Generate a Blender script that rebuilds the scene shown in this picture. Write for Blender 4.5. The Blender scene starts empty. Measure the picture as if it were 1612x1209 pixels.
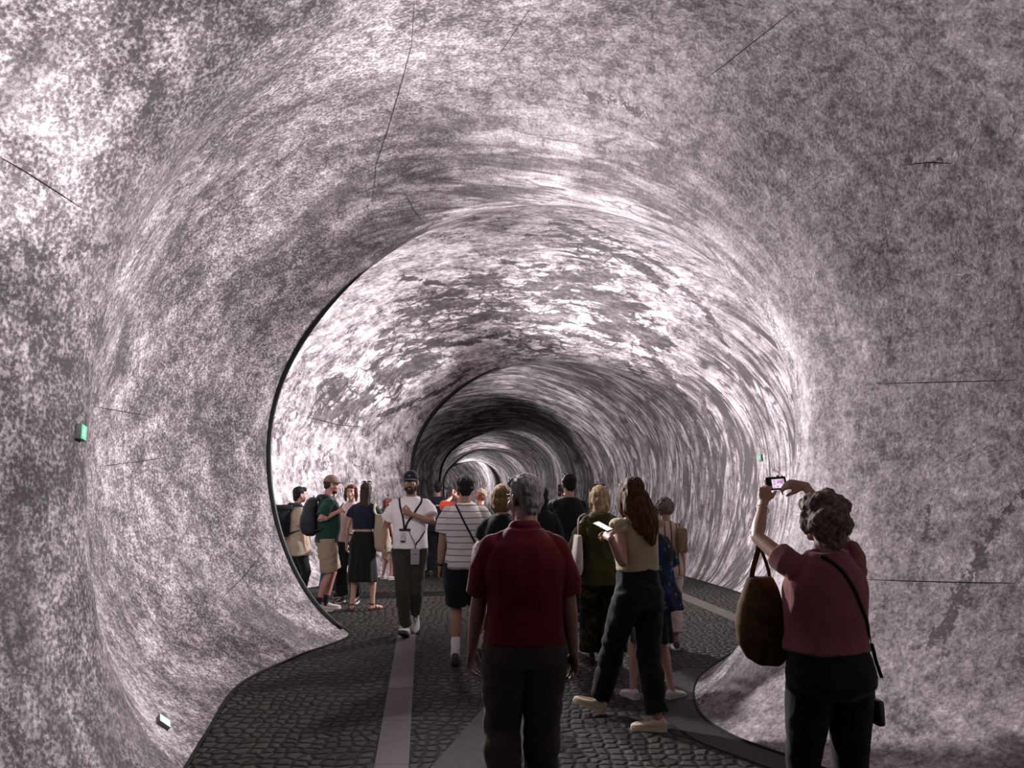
import bpy, bmesh, math, random
import numpy as np
from mathutils import Vector, Matrix, Quaternion, noise as mnoise
from mathutils.bvhtree import BVHTree

random.seed(7)
SC = bpy.context.scene
COL = SC.collection

# ------------------------------------------------------------------ camera
F_PX = 1218.0
PITCH = math.atan((770 - 604.5) / F_PX)
CAM_Z = 1.6
cam_d = bpy.data.cameras.new('camera')
cam_d.sensor_width = 36.0
cam_d.lens = 36.0 * F_PX / 1612.0
cam_d.clip_start = 0.05
cam_d.clip_end = 200
cam = bpy.data.objects.new('viewpoint', cam_d)
COL.objects.link(cam)
cam.location = (0, 0, CAM_Z)
cam.rotation_euler = (math.pi / 2 + PITCH, 0, 0)
SC.camera = cam

# ------------------------------------------------------------------ world, exposure, projectors and added fill spots
wd = bpy.data.worlds.new('world')
SC.world = wd
wd.use_nodes = True
wd.node_tree.nodes['Background'].inputs[0].default_value = (0.9, 0.85, 0.95, 1)
wd.node_tree.nodes['Background'].inputs[1].default_value = 0.0
SC.view_settings.view_transform = 'Standard'
SC.view_settings.look = 'None'
SC.view_settings.exposure = 0.0
SC.view_settings.gamma = 1.0
SC.view_settings.use_curve_mapping = False
SC.cycles.max_bounces = 5
SC.cycles.diffuse_bounces = 3
SC.cycles.glossy_bounces = 2


def projector_or_fill(loc, towards, tilt, half, watts, blend=0.95, color=(1.0, 0.945, 0.97), size=0.10):
    """a spot for one of the projectors, or an added fill: thrown towards (x, y), tilted up by 'tilt' degrees so that its lower edge clears the heads"""
    d = bpy.data.lights.new('projector_or_fill_lamp', 'SPOT')
    d.energy = watts
    d.spot_size = math.radians(2 * half)
    d.spot_blend = blend
    d.color = color
    d.shadow_soft_size = size
    o = bpy.data.objects.new('projector_or_fill_lamp', d)
    COL.objects.link(o)
    o.location = loc
    h = Vector((towards[0] - loc[0], towards[1] - loc[1], 0)).normalized()
    t = math.radians(tilt)
    o.rotation_euler = (h * math.cos(t) + Vector((0, 0, math.sin(t)))).to_track_quat('-Z', 'Y').to_euler()
    return o


PROJECTORS_AND_FILLS = [
    # place, thrown towards, tilt, half angle, watts
    ((1.3, 8.4, 3.5), (-3.0, 4.9), -10, 47, 1150),
    ((-1.3, 1.0, 4.0), (-2.6, 7.8), -15, 25, 850),
    ((2.3, 3.4, 3.4), (-3.2, 2.8), 0, 54, 420),
    ((-2.0, 8.3, 3.4), (3.5, 2.6), -9, 44, 2100),
    ((2.6, 12.6, 3.3), (-4.2, 11.2), -9, 47, 2900),
    ((-0.2, 15.0, 3.5), (-4.0, 11.4), -8, 40, 900),
    ((-1.3, 14.4, 3.4), (4.0, 9.4), -6, 46, 3100),
    ((-2.6, 11.6, 3.6), (4.0, 12.8), -7, 44, 1500),
    ((0.2, 12.0, 2.6), (0.2, 10.4), 62, 50, 110),
    ((0.9, 12.4, 2.5), (1.0, 15.0), 52, 44, 120),  # uplight added to brighten the crown at the second throat
    ((1.6, 19.6, 3.0), (-3.2, 18.6), 2, 56, 260),
    ((-1.8, 20.0, 3.0), (3.3, 17.6), 0, 54, 700),
    ((-2.2, 27.5, 2.7), (1.6, 26.0), 5, 60, 400),
    ((0.8, 27.5, 2.7), (-3.2, 27.0), 5, 60, 330),
    ((-2.4, 32.5, 2.6), (0.9, 31.0), 8, 62, 170),
    ((0.2, 32.0, 2.6), (-3.3, 31.0), 8, 62, 170),
    ((-2.6, 38.0, 2.6), (0.4, 37.5), 5, 62, 420),
    ((-0.4, 38.0, 2.6), (-4.0, 38.0), 5, 62, 420),
    ((-3.2, 44.0, 2.5), (-0.8, 43.0), 8, 62, 500),
    ((-3.6, 50.0, 2.6), (-1.6, 50.5), 5, 62, 700),
    ((-4.6, 50.0, 2.7), (-4.6, 56.0), 0, 62, 1000),  # added fill for the dark far bend
    ((-0.4, 4.2, 2.5), (-0.5, 8.0), 48, 50, 330),  # added uplight hanging free, brightens the crown before the first throat
    ((1.9, 3.5, 4.0), (3.5, 2.5), -38, 46, 250),  # added fill for the lower right wall
]
for L_ in PROJECTORS_AND_FILLS:
    projector_or_fill(*L_)

# ------------------------------------------------------------------ helpers


def cam_ray(px, py):
    """direction through a pixel of the 1612x1209 photograph"""
    x = (px - 806) / F_PX
    y = (604.5 - py) / F_PX
    c, s = math.cos(PITCH), math.sin(PITCH)
    return Vector((x, c - y * s, s + y * c))


def floor_pt(px, py):
    d = cam_ray(px, py)
    t = -CAM_Z / d.z
    return Vector((d.x * t, d.y * t, 0))


def at_depth(px, py, Y):
    d = cam_ray(px, py)
    t = Y / d.y
    return Vector((d.x * t, Y, CAM_Z + d.z * t))


def link_mesh(name, verts, faces, mat=None, parent=None, smooth=True, loc=None):
    me = bpy.data.meshes.new(name)
    me.from_pydata([tuple(v) for v in verts], [], faces)
    me.validate()
    if smooth:
        me.polygons.foreach_set('use_smooth', [True] * len(me.polygons))
    o = bpy.data.objects.new(name, me)
    COL.objects.link(o)
    if mat:
        me.materials.append(mat)
    if parent:
        o.parent = parent
    if loc is not None:
        o.location = loc
    return o


def tag(o, label=None, cat=None, group=None, kind=None):
    if label:
        o['label'] = label
    if cat:
        o['category'] = cat
    if group:
        o['group'] = group
    if kind:
        o['kind'] = kind
    return o


def empty(name, loc=(0, 0, 0), rz=0.0):
    o = bpy.data.objects.new(name, None)
    COL.objects.link(o)
    o.location = loc
    o.rotation_euler = (0, 0, rz)
    o.empty_display_size = 0.1
    return o


def srgb(*c):
    return tuple(((x / 255) / 12.92 if x / 255 <= 0.04045 else ((x / 255 + 0.055) / 1.055) ** 2.4) for x in c)


class NT:
    """tiny node-graph builder"""

    def __init__(self, name):
        self.m = bpy.data.materials.new(name)
        self.m.use_nodes = True
        self.t = self.m.node_tree
        self.bsdf = self.t.nodes['Principled BSDF']

    def n(self, typ, **kw):
        nd = self.t.nodes.new(typ)
        for k, v in kw.items():
            setattr(nd, k, v)
        return nd

    def link(self, a, b):
        self.t.links.new(a, b)

    def setin(self, sock, v):
        if hasattr(v, 'is_linked') or isinstance(v, bpy.types.NodeSocket):
            self.link(v, sock)
        else:
            sock.default_value = v

    def math(self, op, a, b=None, c=None, clamp=False):
        nd = self.n('ShaderNodeMath', operation=op, use_clamp=clamp)
        self.setin(nd.inputs[0], a)
        if b is not None:
            self.setin(nd.inputs[1], b)
        if c is not None:
            self.setin(nd.inputs[2], c)
        return nd.outputs[0]

    def add(self, a, b):
        return self.math('ADD', a, b)

    def mul(self, a, b):
        return self.math('MULTIPLY', a, b)

    def sub(self, a, b):
        return self.math('SUBTRACT', a, b)

    def step(self, x, lo, hi, tlo=0.0, thi=1.0):
        nd = self.n('ShaderNodeMapRange', interpolation_type='SMOOTHSTEP')
        self.setin(nd.inputs['Value'], x)
        nd.inputs['From Min'].default_value = lo
        nd.inputs['From Max'].default_value = hi
        nd.inputs['To Min'].default_value = tlo
        nd.inputs['To Max'].default_value = thi
        return nd.outputs[0]

    def lerp(self, a, b, f):
        nd = self.n('ShaderNodeMix', data_type='FLOAT')
        self.setin(nd.inputs[0], f)
        self.setin(nd.inputs[2], a)
        self.setin(nd.inputs[3], b)
        return nd.outputs[0]

    def mixc(self, a, b, f, blend='MIX'):
        nd = self.n('ShaderNodeMix', data_type='RGBA', blend_type=blend)
        self.setin(nd.inputs[0], f)
        for s, v in ((nd.inputs[6], a), (nd.inputs[7], b)):
            if isinstance(v, bpy.types.NodeSocket):
                self.link(v, s)
            else:
                s.default_value = (*v[:3], 1)
        return nd.outputs[2]

    def obj(self):
        return self.n('ShaderNodeTexCoord').outputs['Object']

    def attr(self, name, out='Fac'):
        return self.n('ShaderNodeAttribute', attribute_name=name).outputs[out]

    def scale(self, vec, s, off=(0, 0, 0)):
        nd = self.n('ShaderNodeMapping')
        self.link(vec, nd.inputs[0])
        nd.inputs['Scale'].default_value = s
        nd.inputs['Location'].default_value = off
        return nd.outputs[0]

    def noise(self, vec, scale, detail=4, rough=0.6, dist=0.0, out=0):
        nd = self.n('ShaderNodeTexNoise')
        self.link(vec, nd.inputs['Vector'])
        nd.inputs['Scale'].default_value = scale
        nd.inputs['Detail'].default_value = detail
        nd.inputs['Roughness'].default_value = rough
        nd.inputs['Distortion'].default_value = dist
        return nd.outputs[out]

    def voronoi(self, vec, scale, feature='F1', rnd=1.0, out='Distance', dims='3D', metric=None):
        nd = self.n('ShaderNodeTexVoronoi', feature=feature, voronoi_dimensions=dims)
        if metric:
            nd.distance = metric
        self.link(vec, nd.inputs['Vector'])
        nd.inputs['Scale'].default_value = scale
        nd.inputs['Randomness'].default_value = rnd
        return nd.outputs[out]

    def ramp(self, f, stops):
        nd = self.n('ShaderNodeValToRGB')
        self.link(f, nd.inputs[0])
        el = nd.color_ramp.elements
        while len(el) < len(stops):
            el.new(0.5)
        for e, (p, c) in zip(el, stops):
            e.position = p
            e.color = (*c, 1)
        return nd.outputs[0]

    def bump(self, h, strength=0.3, dist=0.02):
        nd = self.n('ShaderNodeBump')
        self.link(h, nd.inputs['Height'])
        nd.inputs['Strength'].default_value = strength
        nd.inputs['Distance'].default_value = dist
        self.link(nd.outputs[0], self.bsdf.inputs['Normal'])

    def base(self, c):
        s = self.bsdf.inputs['Base Color']
        if isinstance(c, bpy.types.NodeSocket):
            self.link(c, s)
        else:
            s.default_value = (*c[:3], 1)

    def set(self, rough=None, spec=None, metal=None, emit=None, estr=0.0, sheen=None):
        b = self.bsdf.inputs
        if rough is not None:
            self.setin(b['Roughness'], rough)
        if spec is not None:
            b['Specular IOR Level'].default_value = spec
        if metal is not None:
            b['Metallic'].default_value = metal
        if sheen is not None:
            b['Sheen Weight'].default_value = sheen
        if emit is not None:
            if isinstance(emit, bpy.types.NodeSocket):
                self.link(emit, b['Emission Color'])
            else:
                b['Emission Color'].default_value = (*emit, 1)
            b['Emission Strength'].default_value = estr
        return self.m


# ------------------------------------------------------------------ tunnel lining
# rings of the stretched fabric lining: widest point left / right (x, y), where the
# left / right edge meets the floor (x, y), crown height, height of the widest point
RINGS = [
    # Lx, Ly, Rx, Ry, FLx, FLy, FRx, FRy, crown, mid
    (-3.2, -8.0, 3.2, -8.0, -2.0, -8.0, 2.0, -8.0, 4.4, 2.0),
    (-3.6, -5.5, 3.6, -6.0, -2.4, -5.5, 2.4, -6.0, 5.0, 2.0),
    (-2.8, -2.5, 2.6, -4.0, -1.9, -2.4, 1.8, -3.9, 4.6, 2.0),
    (-3.3, 0.8, 3.3, -1.6, -2.3, 0.9, 2.3, -1.5, 5.1, 2.0),
    (-2.7, 2.8, 4.0, 1.0, -1.95, 2.9, 2.6, 1.0, 5.1, 2.0),
    (-2.38, 4.2, 4.15, 2.6, -1.84, 4.3, 2.7, 2.6, 4.85, 1.9),
    (-3.0, 5.3, 3.75, 3.9, -2.0, 5.3, 2.3, 3.9, 4.85, 1.95),
    (-3.45, 6.7, 3.0, 4.9, -2.24, 6.65, 1.70, 4.85, 4.85, 2.05),
    (-3.25, 7.9, 2.46, 5.55, -2.06, 7.75, 1.42, 5.35, 4.65, 2.1),
    (-2.80, 9.0, 2.25, 6.1, -1.80, 8.88, 1.36, 5.95, 4.40, 2.15),
    (-3.5, 9.9, 2.6, 6.9, -2.5, 9.9, 1.6, 6.9, 4.75, 2.1),
    (-4.3, 11.2, 3.6, 8.3, -3.4, 11.2, 2.4, 8.3, 5.2, 2.0),
    (-4.4, 12.6, 4.3, 10.0, -3.4, 12.6, 3.3, 10.0, 5.2, 2.0),
    (-3.4, 14.2, 4.3, 11.8, -2.5, 14.2, 3.55, 11.8, 4.7, 2.0),
    (-2.0, 15.7, 3.75, 13.6, -1.62, 15.9, 3.35, 13.6, 4.12, 2.05),
    (-2.7, 17.0, 3.4, 15.5, -2.0, 17.0, 3.05, 15.3, 4.3, 2.0),
    (-3.3, 19.2, 3.15, 18.2, -2.5, 19.2, 2.6, 18.2, 4.4, 1.9),
    (-3.0, 21.8, 2.4, 20.8, -2.4, 21.8, 1.9, 20.8, 3.9, 1.9),
    (-2.3, 24.2, 1.6, 23.2, -1.9, 24.2, 1.15, 23.2, 3.38, 1.9),
    (-3.2, 27.0, 1.8, 26.5, -2.5, 27.0, 1.2, 26.5, 3.9, 1.9),
    (-3.5, 30.0, 1.5, 29.5, -2.9, 30.0, 0.9, 29.5, 3.8, 1.9),
    (-3.0, 34.0, 0.8, 33.5, -2.5, 34.0, 0.4, 33.5, 3.25, 1.9),
    (-4.3, 39.0, 0.6, 38.5, -3.6, 39.0, 0.1, 38.5, 3.8, 1.9),
    (-4.0, 45.0, -0.6, 44.5, -3.4, 45.0, -1.0, 44.5, 3.2, 1.9),
    (-5.6, 50.0, -1.4, 50.5, -5.0, 50.0, -1.8, 50.5, 3.8, 1.9),
    (-7.6, 54.0, -3.6, 57.0, -7.0, 54.0, -4.0, 57.0, 3.6, 1.9),
    (-11.0, 56.0, -8.5, 60.0, -10.5, 56.0, -8.5, 60.0, 3.6, 1.9),
]
RA = np.array(RINGS)
NSUB = 32
NLOW, NTOP = 34, 150          # columns: each lower flank, crown arch


def catmull(P, per):
    out = []
    n = len(P)
    for i in range(n - 1):
        p0, p1, p2, p3 = P[max(i - 1, 0)], P[i], P[i + 1], P[min(i + 2, n - 1)]
        for k in range(per):
            t = k / per
            out.append(0.5 * ((2 * p1) + (-p0 + p2) * t + (2 * p0 - 5 * p1 + 4 * p2 - p3) * t * t
                              + (-p0 + 3 * p1 - 3 * p2 + p3) * t ** 3))
    out.append(P[-1])
    return np.array(out)


ROWS = catmull(RA, NSUB)
NCOL = NLOW * 2 + NTOP + 1
PSI1 = math.radians(74)


def ring_points(r):
    Lx, Ly, Rx, Ry, FLx, FLy, FRx, FRy, H, zm = r
    pts = []
    c1, s1 = 1 - math.cos(PSI1), math.sin(PSI1)
    for k in range(NLOW):
        psi = PSI1 * (1 - k / NLOW)
        a = (1 - math.cos(psi)) / c1
        pts.append((Lx + (FLx - Lx) * a, Ly + (FLy - Ly) * a, zm * (1 - math.sin(psi) / s1)))
    for k in range(NTOP + 1):
        th = math.pi * k / NTOP
        a = 0.5 - 0.5 * math.cos(th)
        pts.append((Lx + (Rx - Lx) * a, Ly + (Ry - Ly) * a, zm + (H - zm) * math.sin(th) ** 0.97))
    for k in range(1, NLOW + 1):
        psi = PSI1 * k / NLOW
        a = (1 - math.cos(psi)) / c1
        pts.append((Rx + (FRx - Rx) * a, Ry + (FRy - Ry) * a, zm * (1 - math.sin(psi) / s1)))
    return pts


G = np.array([ring_points(r) for r in ROWS])          # rows x cols x 3
G[:, 0, 2] = 0.0
G[:, -1, 2] = 0.0
# slow bellies of the fabric
ii, jj = np.meshgrid(np.arange(G.shape[0]), np.arange(G.shape[1]), indexing='ij')
wave = 0.035 * np.sin(ii * 0.069 + jj * 0.042) + 0.03 * np.sin(jj * 0.09 - ii * 0.031 + 1.0)
edge = np.clip(np.minimum(jj, NCOL - 1 - jj) / 28.0, 0, 1)
cen = G.mean(axis=1, keepdims=True)
dirv = G - cen
dirv /= np.linalg.norm(dirv, axis=2, keepdims=True)
G = G + dirv * (wave * edge)[:, :, None]

# texture coordinates carried by the cloth: metres round the arch, metres along
arc = np.cumsum(np.linalg.norm(np.diff(G, axis=1, prepend=G[:, :1]), axis=2), axis=1)
arc = arc - arc[:, NCOL // 2][:, None]
mid = G[:, NCOL // 2]
along = np.cumsum(np.linalg.norm(np.diff(G, axis=0, prepend=G[:1]), axis=2), axis=0)
along = 0.5 * along + 0.5 * np.cumsum(np.linalg.norm(np.diff(mid, axis=0, prepend=mid[:1]), axis=1))[:, None]

ringpos = ii / NSUB
side = jj / (NCOL - 1)


def sm(x, a, b):
    t = np.clip((x - a) / (b - a), 0, 1)
    return t * t * (3 - 2 * t)


# which thrown picture is painted into the colour of which stretch of cloth
m_left = 1 - sm(side, 0.40, 0.60)                                   # coarse crystalline rock
m_crag = sm(ringpos, 9.1, 9.5) * (1 - sm(ringpos, 14.3, 14.8))      # chipped ledges and clefts
near = sm(ringpos, 6.4, 9.0) * (1 - sm(ringpos, 9.2, 9.8)) * sm(side, 0.2, 0.4) * (0.35 + 0.65 * sm(side, 0.3, 0.5)) * (1 - 0.75 * sm(side, 0.60, 0.78))
far = sm(ringpos, 14.2, 15.0)
right2 = sm(ringpos, 11.6, 12.5) * (1 - far) * sm(side, 0.60, 0.72)
m_streak = np.clip(np.maximum(np.maximum(0.85 * near, far), 0.9 * right2), 0, 1)
m_crag = m_crag * (1 - right2)
band = sm(ringpos, 8.9, 9.15) * (1 - sm(ringpos, 11.6, 12.5)) * sm(side, 0.60, 0.70)      # fine sparkle just beyond the first throat
m_crag = m_crag * (1 - band)
m_left = np.maximum(m_left, band)

GF = G.reshape(-1, 3)


# ledges and clefts in the picture on the second chamber: strings of points on the cloth, with a half width in metres
CLEFTS = [
    ([(742, 440), (760, 446), (775, 440)], .16), ([(838, 455), (880, 446), (915, 440), (950, 438)], .24), ([(925, 470), (950, 478), (965, 500)], .34), ([(860, 472), (885, 465)], .16),
    ([(640, 492), (670, 496), (700, 482), (735, 480)], .17), ([(735, 505), (770, 502), (815, 498), (860, 505), (900, 500)], .17), ([(955, 515), (1000, 524), (1035, 538)], .22),
    ([(600, 592), (622, 588), (650, 578), (690, 566)], .22), ([(500, 660), (530, 652), (560, 638), (580, 630)], .17), ([(602, 545), (606, 525)], .10), ([(500, 612), (518, 604), (545, 600)], .08),
    ([(660, 540), (700, 545), (740, 540), (800, 530), (850, 535), (910, 530), (950, 545)], .08), ([(600, 655), (640, 640), (690, 622), (720, 600), (745, 582)], .06),
    ([(1015, 542), (1045, 588), (1071, 631), (1095, 674), (1112, 715), (1120, 760)], .13), ([(985, 575), (1010, 600), (1032, 635), (1045, 668)], .06), ([(1101, 621), (1108, 668), (1122, 700), (1132, 745)], .07),
    ([(1075, 456), (1111, 496), (1131, 529)], .08), ([(1131, 529), (1161, 595), (1180, 648)], .045), ([(883, 357), (949, 393), (1012, 423), (1040, 455)], .10), ([(905, 352), (975, 385), (1060, 440)], .06),
    ([(1040, 690), (1062, 730), (1075, 790)], .08), ([(1075, 700), (1095, 760), (1100, 810)], .09), ([(1010, 640), (1020, 700), (1025, 760)], .05), ([(960, 610), (990, 660), (1000, 720)], .05),
    ([(1140, 680), (1150, 740), (1150, 800)], .05), ([(830, 372), (880, 376), (900, 380)], .05), ([(640, 440), (690, 450), (735, 470)], .07), ([(790, 415), (830, 425), (860, 420)], .06),
]


_sel = (ringpos > 9.4) & (ringpos < 15.0)
_S = G[_sel]


def _first_hit(px, py):
    d = np.array(cam_ray(px, py))
    d = d / np.linalg.norm(d)
    w = _S - np.array([0, 0, CAM_Z])
    t_ = w @ d
    off = np.linalg.norm(w - t_[:, None] * d, axis=1) + np.where(t_ > 0, 0, 99)
    near_ = np.where(off < off.min() + 0.03)[0]
    return _S[near_[np.argmin(t_[near_])]]


_m = np.zeros(len(_S))
for line_, r_ in CLEFTS:
    P_ = [_first_hit(*p_) for p_ in line_]
    for p_, q_ in zip(P_[:-1], P_[1:]):
        e_ = q_ - p_
        L2_ = max((e_ ** 2).sum(), 1e-6)
        u_ = np.clip(((_S - p_) @ e_) / L2_, 0, 1)
        d2_ = ((_S - p_ - u_[:, None] * e_) ** 2).sum(axis=1)
        _m = np.maximum(_m, np.exp(-d2_ / (r_ * 1.25) ** 2))
m_hollow = np.zeros(G.shape[:2])
m_hollow[_sel] = _m
# clefts on the first chamber, plus the shaded crease of the lining painted dark
NEAR_CLEFTS_AND_CREASE = [
    ([(278, 20), (268, 70), (262, 110), (250, 165)], .035), ([(205, 60), (214, 130), (236, 190)], .02), ([(300, 285), (262, 345), (225, 410), (190, 480)], .03),  # last string: shade in the fold of the lining, painted in
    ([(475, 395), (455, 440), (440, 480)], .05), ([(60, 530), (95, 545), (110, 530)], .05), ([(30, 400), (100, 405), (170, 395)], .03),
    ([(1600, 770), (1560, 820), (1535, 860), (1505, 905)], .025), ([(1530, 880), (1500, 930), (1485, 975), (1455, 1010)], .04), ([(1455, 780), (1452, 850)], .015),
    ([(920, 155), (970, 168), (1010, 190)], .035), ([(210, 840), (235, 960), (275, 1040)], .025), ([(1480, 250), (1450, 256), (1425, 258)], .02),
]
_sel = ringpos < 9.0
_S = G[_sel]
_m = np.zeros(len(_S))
for line_, r_ in NEAR_CLEFTS_AND_CREASE:
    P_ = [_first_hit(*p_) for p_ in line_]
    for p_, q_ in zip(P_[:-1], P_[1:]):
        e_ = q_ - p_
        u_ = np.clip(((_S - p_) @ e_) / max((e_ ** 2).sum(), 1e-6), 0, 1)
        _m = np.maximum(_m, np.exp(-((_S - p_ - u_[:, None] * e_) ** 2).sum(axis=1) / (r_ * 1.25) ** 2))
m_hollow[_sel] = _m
_sel = (ringpos > 9.4) & (ringpos < 15.0)
_S = G[_sel]
# broken rock all round the ledges
_h = np.zeros(len(_S))
for px_, py_, r_ in [(700, 490, .8), (760, 470, .8), (830, 480, .9), (910, 470, .9), (980, 510, .9), (640, 560, .7), (600, 600, .7), (540, 630, .6), (1040, 600, .7), (1090, 690, .7), (850, 540, .7), (940, 400, .6)]:
    _h = np.maximum(_h, np.exp(-((_S - _first_hit(px_, py_)) ** 2).sum(axis=1) / r_ ** 2))
m_rough = np.zeros(G.shape[:2])
m_rough[_sel] = _h


def grid_part(name, j0, j1, mat, i0=0, i1=None):
    i1 = G.shape[0] - 1 if i1 is None else i1
    sub = G[i0:i1 + 1, j0:j1 + 1]
    R, C = sub.shape[:2]
    idx = np.arange(R * C).reshape(R, C)
    # winding so that normals look into the tunnel
    f = np.stack([idx[:-1, :-1], idx[1:, :-1], idx[1:, 1:], idx[:-1, 1:]], axis=-1).reshape(-1, 4)
    o = link_mesh(name, sub.reshape(-1, 3), f.tolist(), mat)
    me = o.data
    me.materials.append(ROCK_L)
    me.materials.append(ROCK_F)
    fr = np.arange(i0, i1)
    mi = np.where(fr < R_A, 0, np.where(fr < R_B, 1, 2))
    me.polygons.foreach_set('material_index', np.repeat(mi, C - 1).astype(np.int32))
    a = me.attributes.new('cloth', 'FLOAT_VECTOR', 'POINT')
    v = np.stack([arc[i0:i1 + 1, j0:j1 + 1], along[i0:i1 + 1, j0:j1 + 1], np.zeros((R, C))], axis=-1)
    a.data.foreach_set('vector', v.reshape(-1).astype(np.float32))
    for nm, arr in (('m_left', m_left), ('m_crag', m_crag), ('m_streak', m_streak), ('m_hollow', m_hollow), ('m_rough', m_rough)):
        a = me.attributes.new(nm, 'FLOAT', 'POINT')
        a.data.foreach_set('value', np.ascontiguousarray(arr[i0:i1 + 1, j0:j1 + 1]).reshape(-1).astype(np.float32))
    return o


def make_rock(name, near=True, ledges=False):
    """thrown rock picture, its light painted into the cloth colour: near = crystalline / cloudy rock of the first chamber, ledges = broken rock of the second, always the combed streaks"""
    t = NT(name)
    pos = t.obj()
    cloth = t.attr('cloth', 'Vector')
    mS = t.attr('m_streak')
    mid_ = t.noise(pos, 2.6, 4, 0.62, 0.5)
    fine = t.noise(pos, 46, 2, 0.6)
    # combed streaks
    s1 = t.noise(t.scale(cloth, (1.3, 6.5, 1)), 2.4, 4, 0.68, 0.5)
    s2 = t.noise(t.scale(cloth, (0.5, 2.6, 1)), 1.1, 3, 0.6, 1.4)
    st = t.add(0.54, t.add(t.mul(t.sub(s1, 0.5), 0.65 if ledges else 1.05), t.mul(t.sub(s2, 0.5), 1.1 if ledges else 1.7)))
    crk = t.math('ABSOLUTE', t.sub(t.noise(t.scale(cloth, (0.38, 1.7, 1), (3, 1, 0)), 1.2, 4, 0.55, 0.8), 0.5))
    st = t.mul(st, t.step(crk, 0.0, 0.06, 0.10, 1.0))
    crk2 = t.math('ABSOLUTE', t.sub(t.noise(t.scale(cloth, (0.6, 2.4, 1), (7, 2, 0)), 1.7, 3, 0.6, 0.6), 0.48))
    st = t.mul(st, t.step(crk2, 0.0, 0.035, 0.35, 1.0))
    st = t.add(st, t.add(t.mul(t.sub(fine, 0.5), 0.5), t.mul(t.sub(mid_, 0.5), 0.9)))
    v = st
    if near:
        mL = t.attr('m_left')
        med = t.noise(pos, 13, 4, 0.66, 0.3)
        big = t.noise(pos, 0.75, 3, 0.55, 0.4)
        # coarse sparkling crystal
        speck = t.step(t.add(t.mul(fine, 0.56), t.mul(med, 0.44)), 0.37, 0.65)
        cl = t.add(t.mul(speck, 0.66), t.mul(t.sub(mid_, 0.5), 1.25))
        cl = t.add(cl, t.add(t.mul(t.sub(big, 0.5), 1.2), 0.11))
        # long dark clefts running with the cloth
        cw = t.noise(t.scale(cloth, (0.25, 1.0, 1)), 0.9, 3, 0.55, 0.8)
        cleft = t.step(t.math('ABSOLUTE', t.sub(cw, 0.47)), 0.004, 0.05)
        cleft = t.lerp(1.0, cleft, t.step(big, 0.42, 0.62))
        cl = t.mul(cl, t.lerp(0.55, 1.0, cleft))
        # smooth cloudy rock
        cr = t.add(0.47, t.mul(t.sub(med, 0.5), 1.15))
        cr = t.add(cr, t.add(t.mul(t.sub(mid_, 0.5), 0.55), t.mul(t.sub(big, 0.5), 0.40)))
        cr = t.add(cr, t.mul(t.sub(fine, 0.5), 0.75))
        crv = t.math('ABSOLUTE', t.sub(t.noise(pos, 1.1, 5, 0.62, 0.8), 0.5))
        cr = t.mul(cr, t.lerp(1.0, t.step(crv, 0.0, 0.008, 0.55, 1.0), t.step(mid_, 0.50, 0.62)))
        v = t.lerp(t.lerp(cr, cl, mL), st, mS)
        if not ledges:
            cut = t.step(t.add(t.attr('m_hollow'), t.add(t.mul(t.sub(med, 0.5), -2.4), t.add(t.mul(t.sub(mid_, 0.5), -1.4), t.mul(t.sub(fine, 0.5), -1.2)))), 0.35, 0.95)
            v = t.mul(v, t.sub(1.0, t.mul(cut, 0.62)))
    if ledges:
        mC, mH, mR = t.attr('m_crag'), t.attr('m_hollow'), t.attr('m_rough')
        wob = t.n('ShaderNodeVectorMath', operation='MULTIPLY_ADD')
        t.link(t.noise(cloth, 1.3, 3, 0.6, 0.0, 1), wob.inputs[0])
        wob.inputs[1].default_value = (0.5, 0.5, 0)
        t.link(cloth, wob.inputs[2])
        cv = wob.outputs[0]
        ledge = t.noise(t.scale(cv, (0.8, 2.2, 1)), 2.4, 5, 0.68, 0.15)
        rag = t.noise(t.scale(cv, (0.7, 2.0, 1), (1.7, 0.4, 0)), 2.6, 5, 0.68, 0.15)
        field = t.add(t.add(t.mul(t.sub(rag, 0.5), 2.0), mH), t.add(t.mul(t.sub(ledge, 0.5), -1.9), t.mul(t.sub(med, 0.5), -1.1)))
        hollow = t.step(field, 0.42, 0.74)
        lip = t.step(t.math('ABSOLUTE', t.sub(field, 0.32)), 0.0, 0.12, 0.25, 0.0)
        sepc = t.n('ShaderNodeSeparateColor')
        t.link(t.voronoi(t.scale(cv, (1.2, 2.4, 1)), 3.0, 'F1', 1.0, out='Color'), sepc.inputs[0])
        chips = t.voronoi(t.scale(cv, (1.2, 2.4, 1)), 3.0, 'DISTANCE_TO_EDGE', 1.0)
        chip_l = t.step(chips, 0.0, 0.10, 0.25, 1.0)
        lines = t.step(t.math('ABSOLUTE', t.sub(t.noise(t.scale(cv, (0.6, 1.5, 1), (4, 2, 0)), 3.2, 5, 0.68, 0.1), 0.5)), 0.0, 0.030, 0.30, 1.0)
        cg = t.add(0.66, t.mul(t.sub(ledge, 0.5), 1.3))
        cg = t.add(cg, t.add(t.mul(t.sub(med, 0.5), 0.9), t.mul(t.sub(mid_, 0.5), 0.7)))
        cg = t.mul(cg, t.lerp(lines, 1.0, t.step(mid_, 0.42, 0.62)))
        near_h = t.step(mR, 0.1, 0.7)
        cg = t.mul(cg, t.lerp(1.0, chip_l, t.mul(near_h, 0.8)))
        cg = t.add(cg, t.mul(near_h, t.add(t.mul(t.sub(ledge, 0.56), 1.5), t.mul(t.sub(sepc.outputs[0], 0.5), 0.35))))
        v = t.lerp(v, cg, mC)
        v = t.add(0.50, t.mul(t.sub(v, 0.55), 1.25))
        v = t.add(v, t.mul(lip, mH))
        v = t.lerp(v, t.add(0.07, t.add(t.mul(t.sub(ledge, 0.45), 1.5), t.mul(t.sub(med, 0.5), 0.9))), t.mul(hollow, 0.94))
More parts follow.
